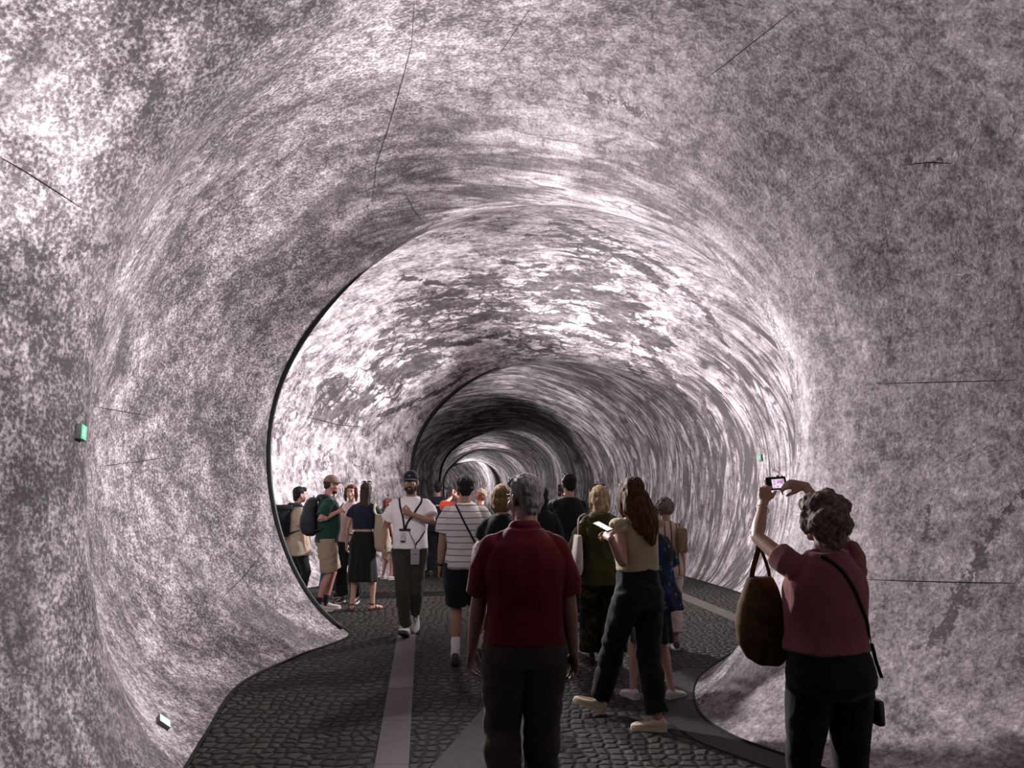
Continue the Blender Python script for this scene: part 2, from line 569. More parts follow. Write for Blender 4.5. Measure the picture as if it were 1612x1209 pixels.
    col = t.ramp(v, [(0.0, (0.062, 0.054, 0.056)), (0.3, (0.165, 0.144, 0.151)),
                     (0.62, (0.40, 0.356, 0.378)), (1.0, (0.82, 0.775, 0.795))])
    t.base(col)  # the projected picture goes into the base colour of the cloth
    t.bump(v, 0.25, 0.02)
    return t.set(rough=0.75, spec=0.2)


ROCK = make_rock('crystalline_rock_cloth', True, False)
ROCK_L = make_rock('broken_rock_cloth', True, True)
ROCK_F = make_rock('streaked_rock_cloth', False, False)
R_A, R_B = int(9.05 * NSUB), int(15.02 * NSUB)
JL, JR = NLOW + NTOP // 4, NLOW + NTOP - NTOP // 4
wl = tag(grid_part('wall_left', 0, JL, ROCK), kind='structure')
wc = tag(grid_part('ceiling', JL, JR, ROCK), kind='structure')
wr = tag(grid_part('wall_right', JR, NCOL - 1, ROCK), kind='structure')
_idx = np.arange(G.shape[0] * NCOL).reshape(G.shape[0], NCOL)
_f = np.stack([_idx[:-1, :-1], _idx[1:, :-1], _idx[1:, 1:], _idx[:-1, 1:]], axis=-1).reshape(-1, 4)
BVH = BVHTree.FromPolygons([Vector(p) for p in GF], _f.tolist())
# closed ends of the stretch of tunnel that is built
for nm, r in (('wall_back', 0), ('wall_far', G.shape[0] - 1)):
    pts = [Vector(p) for p in G[r]]
    o = link_mesh(nm, pts, [list(range(len(pts)))], ROCK, smooth=False)
    for an in ('m_left', 'm_crag', 'm_streak', 'm_hollow', 'm_rough'):
        o.data.attributes.new(an, 'FLOAT', 'POINT')
    tag(o, kind='structure')


def on_lining(px, py, lift=0.0):
    hit, nrm, i, d = BVH.ray_cast(Vector((0, 0, CAM_Z)), cam_ray(px, py).normalized())
    if hit is None:
        return None, None
    if nrm.dot(cam_ray(px, py)) > 0:
        nrm = -nrm
    return hit + nrm * lift, nrm


# ------------------------------------------------------------------ tubes
def tube_geo(pts, radii, nseg=8, closed_ends=True):
    pts = [Vector(p) for p in pts]
    n = len(pts)
    if not hasattr(radii, '__len__'):
        radii = [radii] * n
    verts, faces = [], []
    prev = None
    for i, p in enumerate(pts):
        tdir = (pts[min(i + 1, n - 1)] - pts[max(i - 1, 0)])
        if tdir.length < 1e-9:
            tdir = Vector((0, 0, 1))
        tdir.normalize()
        if prev is None:
            ref = Vector((0, 0, 1)) if abs(tdir.z) < 0.9 else Vector((1, 0, 0))
            a = tdir.cross(ref).normalized()
        else:
            a = (prev - tdir * prev.dot(tdir)).normalized()
        prev = a
        b = tdir.cross(a)
        for k in range(nseg):
            an = 2 * math.pi * k / nseg
            verts.append(p + (a * math.cos(an) + b * math.sin(an)) * radii[i])
    for i in range(n - 1):
        for k in range(nseg):
            k2 = (k + 1) % nseg
            faces.append([i * nseg + k, i * nseg + k2, (i + 1) * nseg + k2, (i + 1) * nseg + k])
    if closed_ends:
        faces.append(list(range(nseg))[::-1])
        faces.append([(n - 1) * nseg + k for k in range(nseg)])
    return verts, faces


def tube(name, pts, radii, mat, parent=None, nseg=8):
    v, f = tube_geo(pts, radii, nseg)
    return link_mesh(name, v, f, mat, parent)


def plain(name, color, rough=0.7, spec=0.3, bump=None, metal=0.0, var=0.0):
    t = NT(name)
    if var or bump:
        nz = t.noise(t.obj(), bump[0] if bump else 12, 4, 0.6)
    if var:
        c = t.mixc([x * (1 - var) for x in color], [min(1, x * (1 + var)) for x in color], t.step(nz, 0.3, 0.7))
        t.base(c)
    else:
        t.base(color)
    if bump:
        t.bump(nz, bump[1], bump[2])
    return t.set(rough=rough, spec=spec, metal=metal)


M_HEM = plain('black_hem_tape', (0.006, 0.006, 0.007), 0.7, 0.2, (60, 0.3, 0.002))
M_HOOP = plain('black_hoop_cover', (0.010, 0.010, 0.011), 0.55, 0.3, (40, 0.3, 0.002))
M_SEAM = plain('dark_seam_thread', (0.03, 0.025, 0.027), 0.8, 0.2, (90, 0.3, 0.001))

# hems where the cloth meets the paving
for nm, j in (('baseboard_left', 0), ('baseboard_right', NCOL - 1)):
    tag(tube(nm, [Vector(p) + Vector((0, 0, 0.008)) for p in G[64::3, j]], 0.011, M_HEM, nseg=6), kind='structure')

# steel hoops that pinch the lining, bare and black down the left flank of each throat
tn = 1


def hoop(ring, j0, j1, r, dr=0.0):
    global tn
    row = int(ring * NSUB)
    pts, rad = [], []
    for j in range(j0, j1 + 1, 2):
        p = Vector(G[row, j])
        c = Vector(cen[row, 0])
        pts.append(p + (c - p).normalized() * 0.012)
        rad.append(r)
    n = len(pts)
    for k in range(n):
        rad[k] = r * min(1.0, 0.15 + (n - 1 - k) / (n * 0.25))
    tag(tube('trim_%d' % tn, pts, rad, M_HOOP, nseg=10), kind='structure')
    tn += 1


hoop(9, 2, NLOW + 49, 0.034)
hoop(9.25, 18, NLOW + 18, 0.02)
hoop(14, 2, NLOW + 57, 0.05)
hoop(18, 2, NLOW + 63, 0.05)
hoop(18.3, 2, NLOW + 52, 0.03)
hoop(21, 2, NLOW + 63, 0.04)

# stitched seams of the cloth, laid on the lining
SEAMS = [
    [(652, 0), (648, 70), (632, 130), (612, 200), (592, 260), (586, 335)],
    [(636, 300), (652, 330), (668, 352)],
    [(838, 8), (806, 56), (776, 100)],
    [(1254, 12), (1200, 55), (1140, 102), (1092, 138)],
    [(0, 247), (40, 270), (90, 302), (140, 335)],
    [(148, 640), (195, 648), (242, 656)],
    [(150, 735), (215, 727), (285, 716)],
    [(418, 866), (380, 912), (345, 945)],
    [(1380, 604), (1460, 602), (1540, 600), (1611, 598)],
    [(1362, 912), (1450, 915), (1530, 917), (1611, 918)],
    [(480, 655), (530, 668), (580, 674)],
    [(1422, 260), (1460, 256), (1505, 258)],
]
for s in SEAMS:
    pts = []
    for (a, b) in zip(s[:-1], s[1:]):
        for k in range(6):
            u = k / 6
            p, n_ = on_lining(a[0] + (b[0] - a[0]) * u, a[1] + (b[1] - a[1]) * u, 0.002)
            if p:
                pts.append(p)
    if len(pts) > 3:
        dist = sum(p.length for p in pts) / len(pts)
        rr = 0.00042 * dist
        m = len(pts)
        tag(tube('trim_%d' % tn, pts, [rr * (0.25 + 0.75 * min(1, 4 * min(k, m - 1 - k) / m)) for k in range(m)], M_SEAM, nseg=5), kind='structure')
        tn += 1

# ------------------------------------------------------------------ floor


def make_cobble():
    t = NT('cobble_setts')
    pos = t.obj()
    warp = t.n('ShaderNodeVectorMath', operation='MULTIPLY_ADD')
    t.link(t.noise(pos, 0.9, 2, 0.5, 0, 1), warp.inputs[0])
    warp.inputs[1].default_value = (0.35, 0.35, 0)
    t.link(pos, warp.inputs[2])
    w = t.scale(warp.outputs[0], (11.5, 9.6, 1))
    edge = t.voronoi(w, 1.0, 'DISTANCE_TO_EDGE', 0.55, dims='2D')
    colr = t.voronoi(w, 1.0, 'F1', 0.55, out='Color', dims='2D')
    sep = t.n('ShaderNodeSeparateColor')
    t.link(colr, sep.inputs[0])
    rnd = sep.outputs[0]
    nz = t.noise(pos, 22, 5, 0.65)
    big = t.noise(pos, 0.7, 3, 0.6)
    stone = t.step(edge, 0.045, 0.16)
    c = t.mixc((0.020, 0.0175, 0.0155), (0.064, 0.056, 0.048), t.add(t.mul(rnd, 0.7), t.mul(t.sub(nz, 0.35), 0.6)))
    c = t.mixc(c, (0.05, 0.046, 0.042), t.step(big, 0.45, 0.6, 0, 0.5))
    c = t.mixc((0.010, 0.009, 0.008), c, stone)
    t.base(c)
    h = t.add(t.mul(t.step(edge, 0.02, 0.30), 1.0), t.mul(nz, 0.25))
    h = t.add(h, t.mul(rnd, 0.3))
    t.bump(h, 0.9, 0.020)
    return t.set(rough=0.75, spec=0.15)


COB = make_cobble()
fl = link_mesh('floor', [(-14, -10, 0), (8, -10, 0), (8, 64, 0), (-14, 64, 0)], [[0, 1, 2, 3]], COB, smooth=False)
tag(fl, kind='structure')


def make_kerb():
    t = NT('pale_kerb_stone')
    pos = t.obj()
    nz = t.noise(pos, 9, 5, 0.65)
    c = t.mixc((0.060, 0.051, 0.047), (0.115, 0.099, 0.092), nz)
    # butt joints between the slabs
    sep = t.n('ShaderNodeSeparateXYZ')
    t.link(pos, sep.inputs[0])
    fr = t.math('FRACT', t.mul(sep.outputs[1], 1.15))
    j = t.step(t.math('ABSOLUTE', t.sub(fr, 0.5)), 0.003, 0.012)
    c = t.mixc((0.02, 0.018, 0.017), c, j)
    t.base(c)
    t.bump(t.add(nz, t.mul(j, 0.6)), 0.4, 0.008)
    return t.set(rough=0.6, spec=0.3)


KERB = make_kerb()


def slab(name, poly, mat, z=0.006):
    n = len(poly)
    v = [(x, y, z) for x, y in poly] + [(x, y, -0.05) for x, y in poly]
    f = [list(range(n))] + [[i, n + i, n + (i + 1) % n, (i + 1) % n] for i in range(n)] + [list(range(2 * n - 1, n - 1, -1))]
    return link_mesh(name, v, f, mat, smooth=False)


def strip(name, x0, y0, slope, length, w, mat):
    x1 = x0 + slope * length
    return tag(slab(name, [(x0 - w / 2, y0), (x0 + w / 2, y0), (x1 + w / 2, y0 + length), (x1 - w / 2, y0 + length)], mat), kind='structure')


strip('trim_%d' % tn, -0.16, 0.0, -0.1135, 32, 0.20, KERB); tn += 1
strip('trim_%d' % tn, 3.12, 7.2, -0.1135, 24, 0.23, KERB); tn += 1
M_BAND = plain('smooth_grey_plate', (0.030, 0.028, 0.031), 0.75, 0.3, (14, 0.25, 0.004), var=0.25)
tag(slab('trim_%d' % tn, [(-0.62, 4.0), (-0.02, 4.0), (0.16, 6.0), (0.72, 10.5), (0.50, 10.5), (-0.16, 6.2)], M_BAND, 0.009), kind='structure'); tn += 1
M_MAT = plain('dark_asphalt_border', (0.024, 0.021, 0.021), 0.7, 0.25, (30, 0.4, 0.003), var=0.3)
rb = [(G[k, -1, 0], G[k, -1, 1]) for k in range(int(5.5 * NSUB), int(10.4 * NSUB), 3)]
tag(slab('trim_%d' % tn, [(x + 0.05, y) for x, y in rb] + [(x - 0.26, y - 0.05) for x, y in rb[::-1]], M_MAT, 0.007), kind='structure'); tn += 1

# =================================================================== figures: shape kit
V = Vector


def sph(c, r, rot=None, nu=14, nv=9):
    """closed ellipsoid"""
    if not hasattr(r, '__len__'):
        r = (r, r, r)
    vs, fs = [], []
    for i in range(1, nv):
        th = math.pi * i / nv
        for k in range(nu):
            ph = 2 * math.pi * k / nu
            vs.append(V((r[0] * math.sin(th) * math.cos(ph), r[1] * math.sin(th) * math.sin(ph), r[2] * math.cos(th))))
    top = len(vs)
    vs.append(V((0, 0, r[2])))
    vs.append(V((0, 0, -r[2])))
    for i in range(nv - 2):
        for k in range(nu):
            k2 = (k + 1) % nu
            fs.append([i * nu + k, (i + 1) * nu + k, (i + 1) * nu + k2, i * nu + k2])
    for k in range(nu):
        k2 = (k + 1) % nu
        fs.append([top, k, k2])
        fs.append([top + 1, (nv - 2) * nu + k2, (nv - 2) * nu + k])
    if rot is not None:
        vs = [rot @ v for v in vs]
    return [v + V(c) for v in vs], fs


def limb(pts, rad, nseg=12, cap=True, flat=None):
    """tapering closed tube; rounded ends when cap; rad entries may be (a, b) with 'flat' the direction of a"""
    pts = [V(p) for p in pts]
    rad = [r if hasattr(r, '__len__') else (r, r) for r in (rad if hasattr(rad, '__len__') else [rad] * len(pts))]
    P, R = list(pts), list(rad)
    if cap:
        d0 = (pts[0] - pts[1]).normalized()
        d1 = (pts[-1] - pts[-2]).normalized()
        m0, m1 = min(rad[0]), min(rad[-1])
        pre = [(pts[0] + d0 * m0 * math.sin(a), tuple(x * math.cos(a) for x in rad[0])) for a in (1.25, 0.85, 0.42)]
        post = [(pts[-1] + d1 * m1 * math.sin(a), tuple(x * math.cos(a) for x in rad[-1])) for a in (0.42, 0.85, 1.25)]
        P = [p for p, _ in pre] + P + [p for p, _ in post]
        R = [r for _, r in pre] + R + [r for _, r in post]
    n = len(P)
    vs, fs = [], []
    prev = None
    for i in range(n):
        t = (P[min(i + 1, n - 1)] - P[max(i - 1, 0)])
        t = t.normalized() if t.length > 1e-9 else V((0, 0, 1))
        if flat is not None:
            a = V(flat) - t * V(flat).dot(t)
            a.normalize()
        elif prev is None:
            ref = V((0, 1, 0)) if abs(t.y) < 0.8 else V((1, 0, 0))
            a = (ref - t * ref.dot(t)).normalized()
        else:
            a = (prev - t * prev.dot(t)).normalized()
        prev = a
        b = t.cross(a)
        for k in range(nseg):
            an = 2 * math.pi * k / nseg
            vs.append(P[i] + a * (math.cos(an) * R[i][0]) + b * (math.sin(an) * R[i][1]))
    for i in range(n - 1):
        for k in range(nseg):
            k2 = (k + 1) % nseg
            fs.append([i * nseg + k, i * nseg + k2, (i + 1) * nseg + k2, (i + 1) * nseg + k])
    fs.append(list(range(nseg))[::-1])
    fs.append([(n - 1) * nseg + k for k in range(nseg)])
    return vs, fs


def loft(secs, nseg=24, M=None):
    """closed loft of superelliptic horizontal sections (centre, half width, half depth[, exponent])"""
    vs, fs = [], []
    for s in secs:
        c, rx, ry = V(s[0]), s[1], s[2]
        e = 2.0 / (s[3] if len(s) > 3 else 2.3)
        for k in range(nseg):
            an = 2 * math.pi * k / nseg
            ca, sa = math.cos(an), math.sin(an)
            vs.append(c + V((rx * math.copysign(abs(ca) ** e, ca), ry * math.copysign(abs(sa) ** e, sa), 0)))
    n = len(secs)
    for i in range(n - 1):
        for k in range(nseg):
            k2 = (k + 1) % nseg
            fs.append([i * nseg + k, i * nseg + k2, (i + 1) * nseg + k2, (i + 1) * nseg + k])
    fs.append(list(range(nseg))[::-1])
    fs.append([(n - 1) * nseg + k for k in range(nseg)])
    if M is not None:
        vs = [M @ v for v in vs]
    return vs, fs


def xf(shape, M):
    return [M @ v for v in shape[0]], shape[1]


def fold(v, n, amp, freq=7.0, seed=0.0, aniso=(1, 1, 1)):
    q = V((v.x * aniso[0], v.y * aniso[1], v.z * aniso[2])) * freq + V((seed, seed * 1.7, seed * 0.3))
    a = mnoise.noise(q)
    b = mnoise.noise(q * 2.3)
    return v + n * amp * (1.0 - 2.0 * abs(a) + 0.35 * b)


def meld(name, shapes, voxel, mat, parent=None, smooth=3, disp=None, loc=None):
    """union of closed shapes as ONE continuous skin"""
    vs, fs = [], []
    for s in shapes:
        o = len(vs)
        vs.extend(s[0])
        fs.extend([[i + o for i in f] for f in s[1]])
    me = bpy.data.meshes.new('tmp')
    me.from_pydata([tuple(v) for v in vs], [], fs)
    tmp = bpy.data.objects.new('tmp', me)
    COL.objects.link(tmp)
    md = tmp.modifiers.new('r', 'REMESH')
    md.mode = 'VOXEL'
    md.voxel_size = voxel
    if smooth:
        s = tmp.modifiers.new('s', 'SMOOTH')
        s.factor = 0.5
        s.iterations = smooth
    dg = bpy.context.evaluated_depsgraph_get()
    out = bpy.data.meshes.new_from_object(tmp.evaluated_get(dg), depsgraph=dg)
    bpy.data.objects.remove(tmp)
    bpy.data.meshes.remove(me)
    out.name = name
    if disp:
        cs = [v.co.copy() for v in out.vertices]
        ns = [v.normal.copy() for v in out.vertices]
        flat = []
        for c, n in zip(cs, ns):
            flat.extend(disp(c, n))
        out.vertices.foreach_set('co', flat)
        out.update()
    out.polygons.foreach_set('use_smooth', [True] * len(out.polygons))
    out.materials.clear()
    out.materials.append(mat)
    o = bpy.data.objects.new(name, out)
    COL.objects.link(o)
    if parent:
        o.parent = parent
    if loc is not None:
        o.location = loc
    return o


def raw(name, shapes, mat, parent=None, smooth=True):
    vs, fs = [], []
    for s in shapes:
        o = len(vs)
        vs.extend(s[0])
        fs.extend([[i + o for i in f] for f in s[1]])
    ob = link_mesh(name, vs, fs, mat, parent, smooth)
    bm = bmesh.new()
    bm.from_mesh(ob.data)
    bmesh.ops.recalc_face_normals(bm, faces=bm.faces[:])
    bm.to_mesh(ob.data)
    bm.free()
    return ob


def ik(a, b, l1, l2, pole):
    """two-bone chain from a to b; bends towards pole. returns joint, end"""
    a, b = V(a), V(b)
    d = b - a
    L = min(d.length, (l1 + l2) * 0.998)
    d.normalize()
    end = a + d * L
    x = (l1 * l1 - l2 * l2 + L * L) / (2 * L)
    h = math.sqrt(max(l1 * l1 - x * x, 0))
    p = V(pole)
    p = p - d * p.dot(d)
    if p.length < 1e-6:
        p = V((0, 0, 1))
    p.normalize()
    return a + d * x + p * h, end


def hand_shapes(wrist, d, thumb, left, k=1.0, curl=(22, 28, 18), spread=5, thumb_in=30):
    """palm with four unequal bent fingers and a thumb. d: wrist to knuckles; thumb: side the thumb is on"""
    d = V(d).normalized()
    t = V(thumb)
    t = (t - d * t.dot(d)).normalized()
    pn = d.cross(t) if left else t.cross(d)      # the way the palm faces and the fingers curl
    out = [limb([V(wrist) - d * 0.01 * k, V(wrist) + d * 0.035 * k, V(wrist) + d * 0.085 * k],
                [(0.026 * k, 0.019 * k), (0.036 * k, 0.016 * k), (0.039 * k, 0.013 * k)], flat=t)]
    spec = [(0.029, (0.038, 0.024, 0.019), 0.0085), (0.0095, (0.043, 0.027, 0.020), 0.009),
            (-0.0105, (0.040, 0.025, 0.019), 0.0085), (-0.029, (0.031, 0.019, 0.017), 0.0075)]
    for q, (off, seg, r) in enumerate(spec):
        p = V(wrist) + d * (0.088 - 0.004 * abs(q - 1)) * k + t * off * k
        base = (d + t * math.tan(math.radians(spread * (1.2 - q)))).normalized()
        ang = 0.0
        pts = [p - base * 0.012 * k, p]
        for L_, c in zip(seg, curl):
            ang += math.radians(c + 3 * q)
            dirn = base * math.cos(ang) + pn * math.sin(ang)
            p = p + dirn * L_ * k
            pts.append(p)
        out.append(limb(pts, [r * k, r * k, r * 0.95 * k, r * 0.9 * k, r * 0.8 * k], nseg=8))
    # thumb from the side of the palm near its base
    p0 = V(wrist) + d * 0.022 * k + t * 0.020 * k
    d1 = (d * 0.72 + t * 0.66 + pn * 0.25).normalized()
    p1 = p0 + d1 * 0.040 * k
    a = math.radians(thumb_in)
    d2 = (d * math.cos(a * 0.4) + t * 0.25 + pn * math.sin(a)).normalized()
    p2 = p1 + d2 * 0.032 * k
    p3 = p2 + (d2 + pn * 0.25).normalized() * 0.024 * k
    out.append(limb([p0, p1, p2, p3], [0.015 * k, 0.0125 * k, 0.011 * k, 0.009 * k], nseg=8))
    out.append(sph(p0 + d * 0.005 * k, (0.018 * k, 0.018 * k, 0.018 * k)))
    return out


# ------------------------------------------------------------------ materials for people
def skin(name, c):
    t = NT(name)
    nz = t.noise(t.obj(), 18, 4, 0.6)
    t.base(t.mixc([x * 0.88 for x in c], [min(1, x * 1.1) for x in c], nz))
    t.bump(nz, 0.08, 0.003)
    return t.set(rough=0.5, spec=0.35)


def cloth(name, c, var=0.12, weave=420, rough=0.85):
    t = NT(name)
    pos = t.obj()
    nz = t.noise(pos, 9, 5, 0.6)
    w = t.noise(pos, weave, 2, 0.5)
    t.base(t.mixc([x * (1 - var) for x in c], [min(1, x * (1 + var)) for x in c], nz))
    t.bump(t.add(nz, t.mul(w, 0.25)), 0.25, 0.006)
    return t.set(rough=rough, spec=0.15, sheen=0.1)


def hairmat(name, c, c2=None, scale=(90, 90, 7)):
    t = NT(name)
    pos = t.obj()
    s = t.noise(t.scale(pos, scale), 1.0, 4, 0.65, 0.6)
    c2 = c2 or [min(1, x * 1.9) for x in c]
    t.base(t.mixc(c, c2, t.step(s, 0.35, 0.7)))
    t.bump(s, 0.7, 0.006)
    return t.set(rough=0.65, spec=0.15)


SKIN_F = skin('fair_skin', (0.38, 0.225, 0.170))
SKIN_M = skin('tanned_skin', (0.25, 0.138, 0.098))
SKIN_R = skin('reddened_skin', (0.36, 0.18, 0.140))
M_EYEW = plain('eye_white', (0.6, 0.58, 0.55), 0.2, 0.5)
M_EYED = plain('eye_dark', (0.02, 0.015, 0.012), 0.15, 0.5)
M_RUB = plain('white_rubber_sole', (0.45, 0.43, 0.40), 0.6, 0.3)
M_RUBD = plain('dark_rubber_sole', (0.03, 0.03, 0.03), 0.6, 0.3)
M_BLK = plain('black_plastic', (0.012, 0.012, 0.013), 0.35, 0.45)
M_STRAP = plain('black_webbing', (0.010, 0.010, 0.011), 0.8, 0.2, (300, 0.4, 0.001))
M_METAL = plain('brushed_metal', (0.45, 0.43, 0.40), 0.3, 0.5, metal=1.0)


# ------------------------------------------------------------------ the figure
class Figure:
    """one standing or walking person. local frame: x right, y forward, z up, feet on z = 0"""

    def __init__(self, label, pos, H, yaw, voxel=0.008, skin_mat=None, sex='f', stout=1.0, group=None,
                 feet=((-0.10, 0.0, 0, 0), (0.10, 0.0, 0, 0)), hands=(None, None), poles=(None, None),
                 head=(0, 0, 0), lean=0.0, side=0.0, hand_dir=(None, None), thumbs=(None, None),
                 curl=((22, 28, 18), (22, 28, 18)), twist=0.0):
        self.k = k = H / 1.75
        self.sex, self.stout, self.vox = sex, stout, voxel
        self.skin = skin_mat or SKIN_F
        self.root = tag(empty('person', (pos[0], pos[1], 0), math.radians(yaw)), label, 'person', group)
        self.M = Matrix.Translation((pos[0], pos[1], 0)) @ Matrix.Rotation(math.radians(yaw), 4, 'Z')
        m = sex == 'm'
        self.sw = (0.172 if m else 0.152) * k * (1 + (stout - 1) * 0.25)
        # spine with lean
        self.lean = lean
        self.T = Matrix.Translation((0, 0, 0.93 * k)) @ Matrix.Rotation(-math.radians(lean), 4, 'X') @ \
            Matrix.Rotation(math.radians(side), 4, 'Y') @ Matrix.Rotation(math.radians(twist), 4, 'Z') @ Matrix.Translation((0, 0, -0.93 * k))
        self.sh = [self.T @ V((s * self.sw, -0.012 * k, 1.405 * k)) for s in (-1, 1)]
        self.hip = [V((s * 0.088 * k * (0.8 + 0.2 * stout), 0, 0.90 * k)) for s in (-1, 1)]
        # legs
        self.ank, self.knee, self.footM = [], [], []
        for q, f in enumerate(feet):
            fx, fy, lift, pitch = f[:4]
            fyaw = f[4] if len(f) > 4 else (6 if q == 0 else -6)
            Mf = Matrix.Translation((fx, fy, lift)) @ Matrix.Rotation(math.radians(fyaw), 4, 'Z')
            if pitch > 0:      # heel raised: turn about the ball of the foot
                Mf = Mf @ Matrix.Translation((0, 0.13 * k, 0)) @ Matrix.Rotation(-math.radians(pitch), 4, 'X') @ Matrix.Translation((0, -0.13 * k, 0))
            elif pitch < 0:    # toe raised: turn about the heel
                Mf = Mf @ Matrix.Translation((0, -0.06 * k, 0)) @ Matrix.Rotation(-math.radians(pitch), 4, 'X') @ Matrix.Translation((0, 0.06 * k, 0))
            self.footM.append(Mf)
            an = Mf @ V((0, 0, 0.085 * k))
            kn, end = ik(self.hip[q], an, 0.435 * k, 0.405 * k, (0.05 if q else -0.05, 1, 0))
            self.knee.append(kn)
            self.ank.append(an)
        # arms
        self.elb, self.wri, self.hd = [], [], []
        self.thumbs = []
        for q in (0, 1):
            s = -1 if q == 0 else 1
            tgt = hands[q]
            if tgt is None:
                tgt = self.sh[q] + V((s * 0.085 * k, 0.05 * k, -0.525 * k))
            else:
                tgt = V(tgt) * k
            pole = poles[q] or (s * 0.5, -1, 0)
            e, w = ik(self.sh[q], tgt, 0.285 * k, 0.25 * k, pole)
            self.elb.append(e)
            self.wri.append(w)
            hdv = V(hand_dir[q]) if hand_dir[q] else (w - e)
            self.hd.append(hdv.normalized())
            self.thumbs.append(V(thumbs[q]) if thumbs[q] else V((0, 1, 0.2)))
        self.curl = curl
        # head
        hc = self.T @ V((0, 0.02 * k, 1.632 * k))
        yw, pt, rl = head
        self.H = Matrix.Translation(hc) @ Matrix.Rotation(math.radians(yw), 4, 'Z') @ Matrix.Rotation(math.radians(pt), 4, 'X') @ \
            Matrix.Rotation(math.radians(rl), 4, 'Y') @ Matrix.Scale(k, 4)

    # -- measures ---------------------------------------------------------
    def torso_secs(self, ease=0.0, z0=0.90, z1=1.475, belly=0.0):
        k, st = self.k, self.stout
        if self.sex == 'm':
            tab = [(0.80, 0.150, 0.112, -0.005), (0.92, 0.160, 0.115, -0.005), (1.02, 0.150, 0.108, 0.0), (1.10, 0.148, 0.106, 0.0), (1.22, 0.162, 0.116, 0.0),
                   (1.32, 0.172, 0.118, -0.005), (1.38, 0.160, 0.104, -0.010), (1.42, 0.126, 0.086, -0.015), (1.45, 0.090, 0.070, -0.018), (1.48, 0.066, 0.060, -0.02)]
        else:
            tab = [(0.80, 0.158, 0.115, -0.012), (0.92, 0.166, 0.116, -0.01), (1.02, 0.146, 0.100, 0.0), (1.10, 0.130, 0.092, 0.0), (1.22, 0.142, 0.106, 0.006),
                   (1.32, 0.150, 0.112, 0.006), (1.38, 0.140, 0.094, -0.004), (1.42, 0.108, 0.076, -0.012), (1.45, 0.076, 0.060, -0.016), (1.48, 0.056, 0.052, -0.018)]
        zs = [z for z in np.linspace(z0, z1, 14)]
        out = []
        A = np.array(tab)
        for z in zs:
            w, d, y = (np.interp(z, A[:, 0], A[:, c]) for c in (1, 2, 3))
            f = 1 + (st - 1) * (1.0 if z < 1.25 else max(0.3, 1 - (z - 1.25) * 4))
            bl = belly * math.exp(-((z - 1.08) / 0.13) ** 2)
            out.append(((0, (y + bl * 0.6) * k, z * k), (w * f + ease) * k, (d * f + ease + bl * 0.5) * k, 2.4))
        return out

    # -- skin -------------------------------------------------------------
    def body(self, face=True, bare_feet=False):
        k, S = self.k, []
        m = 1.0 if self.sex == 'm' else 0.86
        am = m * (0.85 + 0.15 * self.stout)
        S.append(loft([(self.T @ V(c), a, b, e) for c, a, b, e in self.torso_secs(-0.012, 0.86, 1.47)]))
        for q in (0, 1):
            sh, e, w = self.sh[q], self.elb[q], self.wri[q]
            s = -1 if q == 0 else 1
            S.append(sph(sh + V((-s * 0.020, 0, -0.026)) * k, 0.048 * k * am))
            mid_u = sh.lerp(e, 0.4)
            mid_f = e.lerp(w, 0.28)
            S.append(limb([sh.lerp(e, 0.14), mid_u, e, mid_f, e.lerp(w, 0.7), w],
                          [x * k * am for x in (0.050, 0.048, 0.039, 0.040, 0.031, 0.0255)]))
            S += hand_shapes(w, self.hd[q], self.thumbs[q], q == 0, k * (0.98 if m == 1 else 0.92), self.curl[q])
            h, kn, an = self.hip[q], self.knee[q], self.ank[q]
            back = V((0, -1, 0))
            S.append(limb([h, h.lerp(kn, 0.3), h.lerp(kn, 0.8), kn, kn.lerp(an, 0.3) + back * 0.012 * k, kn.lerp(an, 0.75), an],
                          [x * k * (0.85 + 0.15 * m) for x in (0.082, 0.078, 0.055, 0.050, 0.053, 0.036, 0.034)]))
            Mf = self.footM[q] @ Matrix.Scale(k, 4)
            S.append(limb([Mf @ V((0, -0.035, 0.045)), Mf @ V((0, 0.05, 0.045)), Mf @ V((0, 0.15, 0.028))],
                          [0.030 * k, 0.032 * k, 0.024 * k]))
        # neck and head
        nr = (0.056 if m == 1 else 0.047) * k
        S.append(limb([self.T @ (V((0, -0.018, 1.43)) * k), self.H @ V((0, -0.022, -0.045))], [nr * 1.12, nr]))
        H = self.H
        hd = [sph((0, -0.015, 0.035), (0.073, 0.092, 0.081)), sph((0, 0.022, -0.02), (0.061, 0.066, 0.085)),
              sph((0, 0.032, -0.072), (0.047 if m == 1 else 0.042, 0.050, 0.038)), sph((0, 0.066, -0.094), (0.022, 0.018, 0.017))]
        if face:
            hd += [limb([(0, 0.080, 0.012), (0, 0.094, -0.008), (0, 0.104, -0.026)], [0.008, 0.009, 0.012], nseg=8),
                   sph((0.011, 0.092, -0.030), (0.008, 0.010, 0.007)), sph((-0.011, 0.092, -0.030), (0.008, 0.010, 0.007)),
                   sph((0, 0.083, -0.054), (0.022, 0.010, 0.0065)), sph((0, 0.081, -0.065), (0.020, 0.010, 0.007))]
            for s in (-1, 1):
                hd += [sph((s * 0.030, 0.076, 0.024), (0.024, 0.010, 0.008)), sph((s * 0.040, 0.054, -0.026), (0.022, 0.025, 0.024))]
        for s in (-1, 1):
            R = Matrix.Rotation(s * 0.35, 3, 'Z')
            hd += [sph((s * 0.076, -0.008, -0.004), (0.010, 0.021, 0.032), R), sph((s * 0.072, -0.002, -0.028), (0.008, 0.010, 0.012), R)]
        S += [xf(h, H) for h in hd]
        o = meld('body', S, self.vox, self.skin, self.root, smooth=2)
        self.body_ob = o
        return o

